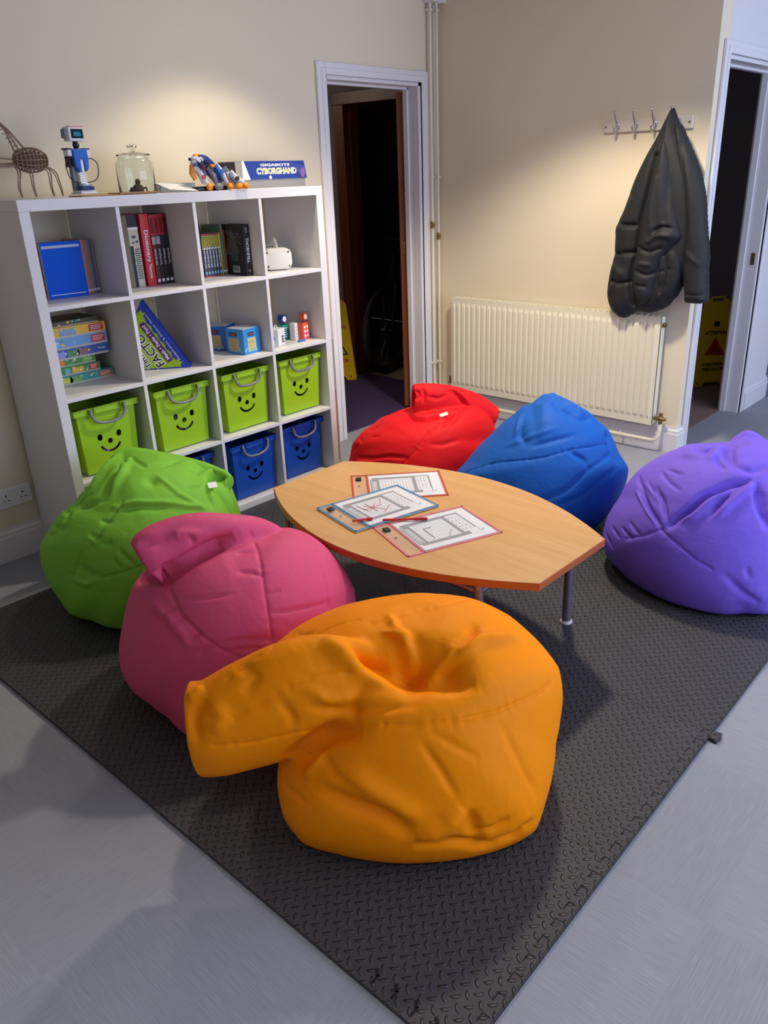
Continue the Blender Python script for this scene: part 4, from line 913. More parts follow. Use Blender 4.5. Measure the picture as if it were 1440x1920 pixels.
# ---------------------------------------------------------------- foam mat of sixteen interlocking tiles
M_foam = foam()
mat_t = thing('foam_mat', 'black checker-plate foam play mat under the table and beanbags', 'mat', (-.588, -2.775, 0))
N4, TS, TH = 4, .595, .012
def tile_outline(ix, iy):
    """one 60 cm tile; teeth on inner seams, plain edges outside"""
    pts = []
    def side(a, b, inner, sgn):
        a = Vector(a); b = Vector(b); d = (b - a).normalized(); n = Vector((d.y, -d.x)); out = [a]
        if inner:
            k = 12; p = (b - a).length / k
            for i in range(k):
                s0 = a + d * (p * (i + .22)); s1 = a + d * (p * (i + .78)); o = .006 if (i % 2 == 0) == (sgn > 0) else -.006
                out += [s0 + n * -.006 * sgn * (1 if i % 2 else -1) * 1, s1 + n * -.006 * sgn * (1 if i % 2 else -1)] if False else [s0, s0 + n * sgn * .008 * (1 if i % 2 else -1), s1 + n * sgn * .008 * (1 if i % 2 else -1), s1]
        return out
    x, y = 0., 0.
    pts += side((0, 0), (TS, 0), iy > 0, 1); pts += side((TS, 0), (TS, TS), ix < N4 - 1, 1)
    pts += side((TS, TS), (0, TS), iy < N4 - 1, 1); pts += side((0, TS), (0, 0), ix > 0, 1)
    return [(p.x, p.y) for p in pts]
for ix in range(N4):
    for iy in range(N4):
        o = tile_outline(ix, iy)
        b = MB(); b.prism([(x * .9985 + .0004, y * .9985 + .0004) for x, y in o], 0.0, TH)
        q = b.build('tile', M_foam, mat_t, bevel=0, loc=(ix * TS, iy * TS, .0003))
# border strips pushed onto the two near edges, with the cut lines showing
for k in range(N4):
    b = MB(); b.box(k * TS + .002, (k + 1) * TS - .003, -.002, .0, 0, TH * .9); b.build('border_strip', M_foam, mat_t)
# little black gaps and teeth along the near edges
M_gap = mat('gap_black', (6, 6, 7), .9)
for k in range(22):
    x = .03 + .0545 * k; gaps = MB(); gaps.box(x, x + .022, .022, .0245, TH - .0006, TH + .0006); gaps.box(x + .022, x + .0245, .006, .0245, TH - .0006, TH + .0006); gaps.build('seam_gap', M_gap, mat_t)
for k in range(5):
    g2_ = MB(); y = .02 + .052 * k; g2_.box(.012, .034, y, y + .006, TH - .0006, TH + .0008); g2_.prism([(.034, y), (.046, y + .014), (.040, y + .018), (.028, y + .006)], TH - .0006, TH + .0008); g2_.build('seam_gap', M_gap, mat_t)
b = MB(); b.prism([(1.17, .0), (1.205, .0), (1.21, -.026), (1.19, -.03), (1.165, -.026)], 0.0, TH); b.build('loose_tab', M_foam, mat_t, bevel=.002)

# ---------------------------------------------------------------- low boat-shaped table
M_beech = wood('beech_laminate', (206, 152, 92), (222, 172, 112), .32, 1)
M_edge = mat('orange_brown_edging', (176, 92, 40), .35)
M_tub = mat('silver_lilac_tube', (150, 142, 160), .3, .75)
tb = thing('coffee_table', 'low boat-shaped beech table on silver tube legs, in the middle of the beanbags', 'table', (.615, -1.707, .0125), R_(-1.1))
HT, L2, W2, WM = .42 - .0125, .60, .190, .390
def boat(inset=0):
    pts = []; k = 24
    for s in (1, -1):
        for i in range(k + 1):
            u = -1 + 2 * i / k; y = u * (L2 - inset) * s * 1; x = s * (W2 + (WM - W2) * (1 - abs(u) ** 2.0) - inset); pts.append((x, y))
    return pts
b = MB(); b.prism(boat(.0016), HT - .0008, HT); b.build('table_top', M_beech, tb)
b = MB(); b.prism(boat(0), HT - .025, HT - .0008); b.build('edging', M_edge, tb, smooth=40, bevel=.0012)
lx, ly = .262, .435
for sx in (-1, 1):
    for sy in (-1, 1):
        b = MB(); b.cyl((sx * lx, sy * ly, .012), (sx * lx, sy * ly, HT - .0255), .0155); lg = b.build('leg', M_tub, tb, smooth=40)
        b = MB(); b.lathe([(.0, 0), (.021, 0), (.023, .003), (.022, .007), (.014, .011), (.014, .018), (0, .018)], 24, M=Matrix.Translation((sx * lx, sy * ly, 0))); b.build('glide_foot', mat('pale_plastic_foot', (196, 194, 196), .4), lg, smooth=50)
for sx in (-1, 1): b = MB(); b.cyl((sx * lx, -ly, HT - .050), (sx * lx, ly, HT - .050), .0145); b.build('side_rail', M_tub, tb, smooth=40)
for sy in (-1, 1): b = MB(); b.cyl((-lx, sy * ly, HT - .050), (lx, sy * ly, HT - .050), .0145); b.build('end_rail', M_tub, tb, smooth=40)

# ---------------------------------------------------------------- write-and-wipe pouches with worksheets
M_film = mat('clear_film', (240, 240, 240), .12, Alpha=.10)
M_sheet = mat('white_sheet', (232, 232, 236), .5); M_gr = mat('grey_print_panel', (128, 130, 136), .5); M_lg = mat('light_print_panel', (226, 226, 232), .5); M_ink = mat('ink', (96, 98, 116), .5)
M_redpen = mat('red_marker_ink', (206, 30, 44), .4)
def pouch(label, c0, c1, c3, zt, col, marks, pen=None):
    """c0 clip-end corner, c1 the next corner along the clip end, c3 the corner along the long side"""
    c0, c1, c3 = Vector((*c0, 0)), Vector((*c1, 0)), Vector((*c3, 0)); L = (c3 - c0).length; W = (c1 - c0).length
    x = (c3 - c0).normalized(); rz = math.atan2(x.y, x.x); y = Vector((-x.y, x.x, 0)); s = 1 if (c1 - c0).dot(y) > 0 else -1
    L, W = .352, .258
    t = thing('worksheet_pouch', label, 'pouch', (c0.x, c0.y, zt), rz); m = mat('trim_%s' % label.split()[0], col, .45)
    def bx(nm, x0, x1, y0, y1, z0, z1, mm, p=t, **k): a, b_ = sorted((s * y0, s * y1)); return box1(nm, x0, x1, a, b_, z0, z1, mm, p, **k)
    b = MB()
    for (x0, x1, y0, y1) in ((0, L, 0, .007), (0, L, W - .007, W), (0, .007, 0, W), (L - .007, L, 0, W), (.058, .065, 0, W)):
        a, c = sorted((s * y0, s * y1)); b.box(x0, x1, a, c, 0, .0022)
    b.build('fabric_trim', m, t, bevel=.0006)
    bx('back_film', .004, L - .004, .004, W - .004, .0002, .0005, M_film)
    sh = bx('worksheet', .068, L - .012, .014, W - .014, .0008, .0012, M_sheet)
    def pr(x0, x1, y0, y1, z, mm, nm='printed_panel'): return bx(nm, .068 + x0, .068 + x1, .014 + y0, .014 + y1, .0012, z, mm, sh)
    pr(.012, .235, .03, .205, .0013, M_gr); pr(.038, .166, .048, .186, .00138, M_lg); pr(.18, .228, .055, .195, .00138, M_lg); pr(.004, .010, .04, .19, .0013, M_gr)
    for k in range(5): pr(.0145 + .003 * k, .016 + .003 * k, .05 + .01 * (k % 2), .17, .0014, M_sheet, 'text_line')
    g = MB(); rg = random.Random(len(label))
    for i in range(12):
        for j in range(12):
            xx, yy = .068 + .038 + .0112 * i, .014 + .05 + .0118 * j; w1, h1 = .0022 + .0015 * rg.random(), .0032 + .0015 * rg.random(); a, c = sorted((s * yy, s * (yy + h1))); g.box(xx, xx + w1, a, c, .0013, .00145)
    for i in range(3):
        for j in range(5):
            xx, yy = .068 + .186 + .013 * i, .014 + .068 + .024 * j; a, c = sorted((s * yy, s * (yy + .015 * (.6 + .4 * rg.random())))); g.box(xx, xx + .003, a, c, .0013, .00145)
    g.build('letter_grid', M_ink, sh)
    MB().ball((.068 + .245, s * (.014 + .045), .0014), .004, 1, 1, .1).build('print_dot', mat('blue_dot', (60, 110, 190), .5), sh)
    bx('title_blob', .068 + .195, .068 + .232, .014 + .02, .014 + .07, .0012, .0016, M_lg, sh)
    for (a, c) in marks:
        MB().tube([(.068 + a[0], s * (.014 + a[1]), .0028), (.068 + c[0], s * (.014 + c[1]), .0028)], .0008, 5).build('pen_mark', M_redpen if 'pink' not in label else mat('grey_pen_mark', (90, 90, 100), .5), t)
    bx('front_film', .066, L - .004, .004, W - .004, .0019, .0022, M_film)
    bx('clip', .018, .040, W * .76, W * .86, .002, .008, M_black, bevel=.0015); MB().lathe([(.0, .0022), (.004, .0022), (.0045, .003), (.003, .0034), (.0, .0034)], 16, M=Matrix.Translation((.03, s * W * .55, 0))).build('eyelet', M_chrome, t, smooth=50)
    return t
ZTT = .4206
pouch('red trimmed worksheet pouch at the back of the table, lying under the blue one', (.524, -1.445), (.650, -1.340), (.705, -1.617), ZTT, (206, 60, 36), [])
t = pouch('blue trimmed worksheet pouch on top, with red pen lines on its grid', (.332, -1.644), (.39, -1.421), (.676, -1.726), ZTT + .0045, (60, 140, 196), [((.06, .09), (.12, .15)), ((.07, .15), (.115, .08)), ((.05, .12), (.13, .12)), ((.10, .06), (.15, .10)), ((.085, .08), (.085, .165)), ((.13, .13), (.16, .18)), ((.05, .17), (.06, .1))])
pouch('pink trimmed worksheet pouch nearest the front edge of the table', (.306, -1.897), (.405, -1.67), (.629, -2.024), ZTT, (220, 110, 134), [((.07, .06), (.07, .14)), ((.07, .14), (.10, .14)), ((.12, .05), (.15, .09))])
for lb, a, c in (('red marker pen between the blue and the pink pouch', (.455, -1.655), (.555, -1.770)), ('red marker pen lying on the clip end of the blue pouch', (.378, -1.585), (.435, -1.625))):
    a = Vector((*a, ZTT + .0085 if 'between' in lb else ZTT + .0125)); c = Vector((*c, a.z)); d = (c - a); t = thing('marker_pen', lb, 'pen', tuple(a), math.atan2(d.y, d.x)); L = d.length
    MB().cyl((0, 0, 0), (L * .7, 0, 0), .0042, seg=14).build('barrel', mat('red_pen_barrel', (206, 46, 40), .35), t, smooth=40)
    MB().cyl((L * .7, 0, 0), (L, 0, 0), .0052, seg=14).build('cap', mat('red_pen_cap', (190, 30, 30), .35), t, smooth=40)
# ---------------------------------------------------------------- hanging coat: padded panels filled out from their outlines
M_coat, g, B, obj = new_mat('black_quilted_nylon', .62)
n1 = g.noise(g.mapping(obj, (1, 1, .5)), 22, 4, .6); g.L(g.bump(n1, .5, .012), B.inputs['Normal']); B.inputs['Base Color'].default_value = (*lin((34, 35, 38)), 1); B.inputs['Specular IOR Level'].default_value = .3
def padded(poly, thick, round_, creases, back=0., step=.0045):
    """closed cushion over a (y, z) outline, bulging towards -x; creases are (amp, width, points) in the same plane"""
    P = np.array(poly, float); P = catmull(np.vstack([P, P[:1]]), 10 * len(P))
    ys = np.arange(P[:, 0].min() - step, P[:, 0].max() + step, step); zs = np.arange(P[:, 1].min() - step, P[:, 1].max() + step, step)
    Y, Z = np.meshgrid(ys, zs); pts = np.stack([Y.ravel(), Z.ravel()], 1)
    inside = np.zeros(len(pts), bool); a = P; b = np.roll(P, -1, 0)
    for p, q in zip(a, b):
        c = (p[1] > pts[:, 1]) != (q[1] > pts[:, 1]); xi = (q[0] - p[0]) * (pts[:, 1] - p[1]) / (q[1] - p[1] + 1e-12) + p[0]; inside ^= c & (pts[:, 0] < xi)
    d, _, _ = seg_dist(np.c_[pts, np.zeros(len(pts))], np.c_[P, np.zeros(len(P))]); d = np.where(inside, d, 0)
    h = thick * np.sqrt(np.clip(1 - (1 - np.clip(d / round_, 0, 1)) ** 2, 0, 1))
    for amp, wid, cp in creases:
        cp = np.array(cp, float); cp = catmull(cp, 4 * len(cp)); dd, s, L = seg_dist(np.c_[pts, np.zeros(len(pts))], np.c_[cp, np.zeros(len(cp))])
        h = h + amp * np.exp(-(dd / wid) ** 2) * np.clip(d / .02, 0, 1)
    h = np.maximum(h, .002); idx = -np.ones(len(pts), int); k = np.where(inside)[0]; idx[k] = np.arange(len(k)); nx = len(ys)
    V = [(-h[i], pts[i, 0], pts[i, 1]) for i in k] + [(back, pts[i, 0], pts[i, 1]) for i in k]; m_ = len(k); F = []; edge = {}
    for r in range(len(zs) - 1):
        for c in range(nx - 1):
            q = [idx[r * nx + c], idx[r * nx + c + 1], idx[(r + 1) * nx + c + 1], idx[(r + 1) * nx + c]]
            if min(q) >= 0:
                F.append(q[::-1]); F.append([i + m_ for i in q])
                for u, v in zip(q, q[1:] + q[:1]): edge[(u, v)] = edge.get((u, v), 0) + 1
    for (u, v) in list(edge):
        if (v, u) not in edge: F.append([u, v, v + m_, u + m_])
    return V, F
coat = thing('winter_coat', 'black padded winter coat hanging from the right-hand hook of the rack', 'coat', (2.778, -1.522, .003))
def cp(pts): return [(y + 1.51, z) for y, z in pts]
def panel(name, poly, thick, rnd, cre, dx, back=.0):
    V, F = padded(cp(poly), thick, rnd, [(a, w_, cp(p)) for a, w_, p in cre], back)
    b = MB(); b.add(V, F); o = b.build(name, M_coat, coat, smooth=80); o.location = (dx, 0, 0); s = o.modifiers.new('s', 'SMOOTH'); s.factor = .6; s.iterations = 9; return o
panel('body', [(-1.527, 1.765), (-1.508, 1.764), (-1.480, 1.71), (-1.442, 1.633), (-1.395, 1.55), (-1.345, 1.44), (-1.30, 1.30), (-1.262, 1.215), (-1.262, 1.15), (-1.262, 1.06), (-1.245, .98), (-1.238, .86), (-1.27, .775), (-1.33, .735), (-1.375, .742), (-1.42, .775), (-1.50, .775), (-1.585, .81), (-1.62, .85), (-1.655, .90), (-1.70, 1.05), (-1.705, 1.25), (-1.68, 1.42), (-1.62, 1.58), (-1.56, 1.70)],
      .085, .10, [(-.022, .010, [(-1.26, 1.235), (-1.33, 1.225), (-1.40, 1.225)]), (-.020, .010, [(-1.265, 1.075), (-1.33, 1.085), (-1.41, 1.09)]), (-.018, .009, [(-1.27, .935), (-1.33, .93), (-1.39, .94)]), (-.028, .013, [(-1.48, 1.55), (-1.46, 1.4), (-1.43, 1.25), (-1.42, 1.1), (-1.40, .95), (-1.42, .82)]), (-.014, .012, [(-1.31, 1.08), (-1.30, 1.0), (-1.29, .85)]), (.012, .02, [(-1.30, 1.0), (-1.34, .98)]), (-.012, .008, [(-1.27, 1.38), (-1.36, 1.36)])], 0)
panel('left_sleeve', [(-1.50, 1.62), (-1.46, 1.45), (-1.43, 1.28), (-1.41, 1.10), (-1.395, .97), (-1.42, .87), (-1.47, .82), (-1.53, .86), (-1.55, .95), (-1.57, 1.05), (-1.62, 1.12), (-1.66, 1.17), (-1.64, 1.24), (-1.60, 1.36), (-1.57, 1.50), (-1.53, 1.62)],
      .075, .075, [(-.020, .008, [(-1.52, 1.20), (-1.56, 1.22), (-1.60, 1.215)]), (.016, .012, [(-1.50, 1.15), (-1.54, 1.18), (-1.60, 1.18)]), (-.018, .008, [(-1.44, 1.12), (-1.50, 1.10), (-1.56, 1.12)]), (-.015, .008, [(-1.44, 1.0), (-1.50, .985), (-1.54, 1.0)]), (.012, .010, [(-1.46, 1.04), (-1.51, 1.035)]), (-.012, .007, [(-1.44, .93), (-1.50, .925)]), (-.012, .010, [(-1.56, 1.5), (-1.565, 1.35), (-1.57, 1.25)]), (.010, .010, [(-1.5, 1.45), (-1.49, 1.3), (-1.51, 1.2)])], -.045, .03)
panel('front_edge', [(-1.52, 1.10), (-1.58, 1.12), (-1.62, 1.13), (-1.66, 1.08), (-1.67, .98), (-1.645, .90), (-1.60, .86), (-1.56, .84), (-1.53, .86), (-1.53, .95)], .05, .05, [(-.014, .008, [(-1.58, 1.10), (-1.59, 1.0), (-1.57, .9)]), (-.01, .006, [(-1.55, 1.0), (-1.62, 1.02)]), (-.01, .006, [(-1.54, .92), (-1.6, .94)])], -.045, .03)
rs = panel('right_sleeve', [(-1.54, 1.70), (-1.555, 1.60), (-1.59, 1.45), (-1.625, 1.30), (-1.65, 1.15), (-1.66, 1.0), (-1.675, .90), (-1.685, .85), (-1.72, .842), (-1.80, .855), (-1.805, .90), (-1.79, 1.02), (-1.785, 1.10), (-1.76, 1.22), (-1.735, 1.36), (-1.69, 1.49), (-1.63, 1.60), (-1.575, 1.69)],
      .07, .07, [(-.010, .006, [(-1.67, .90), (-1.73, .895), (-1.80, .90)]), (-.010, .012, [(-1.60, 1.6), (-1.64, 1.4), (-1.67, 1.2)]), (.008, .012, [(-1.68, 1.1), (-1.75, 1.05)])], -.02, .02)
for z in (.848,): pass

# ---------------------------------------------------------------- caution signs
M_ys = mat('yellow_sign_plastic', (226, 186, 14), .4); M_rs = mat('red_sign_print', (190, 60, 24), .5)
def wet_sign(label, loc, rz, style):
    t = thing('caution_sign', label, 'sign', loc, rz)
    H, W = .62, .30
    for s_, nm in ((-1, 'front_board'), (1, 'rear_board')):
        tilt = Matrix.Rotation(R_(3.2) * s_, 4, 'X') @ Matrix.Translation((0, 0, 0)); base = Matrix.Translation((0, s_ * .045, 0)) @ tilt if s_ < 0 else Matrix.Translation((0, s_ * .045, 0)) @ tilt
        M = Matrix.Translation((0, s_ * .042, 0)) @ Matrix.Rotation(-R_(3.4) * -s_ * 1, 4, 'X')
        FL = Matrix(((1, 0, 0, 0), (0, 0, 1, -.006), (0, 1, 0, 0), (0, 0, 0, 1)))
        outer = [(-W / 2, 0), (-W / 2 + .075, 0), (-W / 2 + .09, .03), (W / 2 - .09, .03), (W / 2 - .075, 0), (W / 2, 0), (W / 2 - .055, H - .03), (W / 2 - .085, H), (.045, H), (.045, H - .018), (-.045, H - .018), (-.045, H), (-W / 2 + .085, H), (-W / 2 + .055, H - .03)]
        b = MB(); b.prism(outer, 0, .012, M=M @ FL); o = b.build(nm, M_ys, t, bevel=.002)
        if s_ > 0: continue
        def F_(nm2, poly, z, m): return MB().prism(poly, 0, .001, M=M @ Matrix(((1, 0, 0, 0), (0, 0, -1, -.006 - z), (0, 1, 0, 0), (0, 0, 0, 1)))).build(nm2, m, o)
        R3 = M.to_3x3()
        def tx(s, z, size, wd, m): lettering('sign_lettering', s, size, m, o, tuple(M @ Vector((0, -.0075, z))), tuple(R3 @ Vector((1, 0, 0))), tuple(R3 @ Vector((0, 0, 1))), wd, .0006, .0012)
        c = .285; k = .085 if style == 0 else .06
        if style == 0:
            tx('CAUTION', .415, .04, .165, M_rs); tx('WET FLOOR', .155, .036, .2, M_rs)
            F_('warning_triangle', [(-k * 1.12, c - k), (k * 1.12, c - k), (0, c + k)], .0, M_bt); F_('triangle_field', [(-k * .9, c - k * .88), (k * .9, c - k * .88), (0, c + k * .74)], .0012, M_ys)
            F_('falling_figure', [(-.02, c - .06), (.0, c - .045), (.03, c - .062), (.04, c - .05), (.012, c - .03), (.02, c - .005), (.0, c + .02), (-.012, c + .005), (-.005, c - .012), (-.03, c - .03), (-.026, c - .04), (-.006, c - .032)], .0024, M_bt)
        else:
            tx('ATTENTION', .385, .034, .16, M_bt); tx('CAUTION', .16, .03, .16, M_bt); tx('WET FLOOR', .125, .03, .17, M_bt); F_('print_square', [(-.02, .43), (.02, .43), (.02, .465), (-.02, .465)], 0, M_bt)
            F_('warning_triangle', [(-k * 1.3, c - k), (k * 1.3, c - k), (0, c + k * 1.2)], .0, M_rs); F_('triangle_field', [(-k * .7, c - k * .7), (k * .7, c - k * .7), (0, c + k * .5)], .0012, mat('dark_red_print', (140, 30, 30), .5))
        F_('fold_line', [(-W / 2 + .02, .108), (W / 2 - .02, .108), (W / 2 - .02, .111), (-W / 2 + .02, .111)], 0, mat('dull_yellow', (170, 140, 20), .5))
        for sx in (-1, 1): MB().cyl(M @ Vector((sx * (W / 2 - .04), -.0065, .03)), M @ Vector((sx * (W / 2 - .04), -.009, .03)), .007).build('rivet', M_steel, o, smooth=40)
    b = MB(); b.tube([(-.05, 0, H - .02), (-.05, 0, H + .01), (.05, 0, H + .01), (.05, 0, H - .02)], .008, 8); b.build('handle', M_ys, t, smooth=50)
    return t
wet_sign('yellow wet floor sign with red lettering, in the dark corridor behind the white door frame', (2.965, 1.145, .001), R_(-48), 0)
wet_sign('yellow caution sign with black lettering and red triangle, in the room at far right', (4.40, -1.27, .005), R_(-42), 1)

# ---------------------------------------------------------------- bicycle in the dark store
bk = thing('bicycle', 'black bicycle in the dark store room, front wheel in the doorway', 'bicycle', (3.36, .955, 0), R_(10))
M_tyre = mat('black_rubber', (30, 30, 33), .6); M_fr = mat('dark_frame_paint', (24, 26, 32), .65)
for cx_, nm in ((0, 'front_wheel'), (1.06, 'rear_wheel')):
    b = MB(); b.tube([(cx_ + .318 * math.cos(a), 0, .345 + .318 * math.sin(a)) for a in [k * math.pi / 36 for k in range(72)]], .027, 12, closed=True); w_ = b.build('tyre' if False else nm, M_tyre, bk, smooth=60)
    b = MB(); b.tube([(cx_ + .285 * math.cos(a), 0, .345 + .285 * math.sin(a)) for a in [k * math.pi / 36 for k in range(72)]], .012, 8, closed=True); b.build('rim', M_steel, w_, smooth=60)
    b = MB()
    for k in range(28):
        a = k * 2 * math.pi / 28; b.cyl((cx_ + .02 * math.cos(a + 1.2), (.02 if k % 2 else -.02), .345 + .02 * math.sin(a + 1.2)), (cx_ + .28 * math.cos(a), 0, .345 + .28 * math.sin(a)), .0012, seg=5)
    b.build('spokes', M_steel, w_)
    b = MB(); b.cyl((cx_, -.05, .345), (cx_, .05, .345), .018); b.cyl((cx_, -.026, .345), (cx_, -.024, .345), .08, seg=32); b.build('hub', M_steel, w_, smooth=40)
b = MB()
for y in (-.05, .05): b.tube([(0, y, .345), (.05, y, .6), (.09, y * .8, .74)], .014, 8)
b.tube([(.08, -.05, .72), (.08, .05, .72)], .016, 8); b.build('fork', M_fr, bk, smooth=60)
b = MB(); b.tube([(.09, 0, .70), (.14, 0, .92)], .022, 10); b.tube([(.13, 0, .88), (.68, 0, .80)], .018, 10); b.tube([(.11, 0, .78), (.60, 0, .33)], .021, 10); b.tube([(.60, 0, .33), (.72, 0, .92)], .017, 10)
for y in (-.04, .04): b.tube([(.60, y * .3, .33), (1.06, y, .345)], .01, 8); b.tube([(.69, y * .3, .78), (1.06, y, .345)], .009, 8)
b.build('frame', M_fr, bk, smooth=60)
b = MB(); b.tube([(.14, 0, .92), (.16, 0, 1.0), (.10, 0, 1.03)], .014, 8); b.tube(catmull([(.14, -.34, 1.05), (.11, -.2, 1.04), (.10, 0, 1.03), (.11, .2, 1.04), (.14, .34, 1.05)], 14).tolist(), .014, 8); b.build('handlebar', M_fr, bk, smooth=60)
b = MB(); b.ball((.74, 0, .96), .05, 2.4, 1.2, .45); b.build('saddle', M_black, bk, smooth=60)
b = MB(); b.cyl((.60, -.06, .33), (.60, .06, .33), .02); b.cyl((.60, -.045, .33), (.60, -.040, .33), .09, seg=32); b.cyl((.60, -.07, .33), (.68, -.07, .18), .01); b.cyl((.60, .07, .33), (.52, .07, .48), .01); b.box(.64, .73, -.14, -.07, .165, .19); b.build('crankset', M_steel, bk, smooth=40)
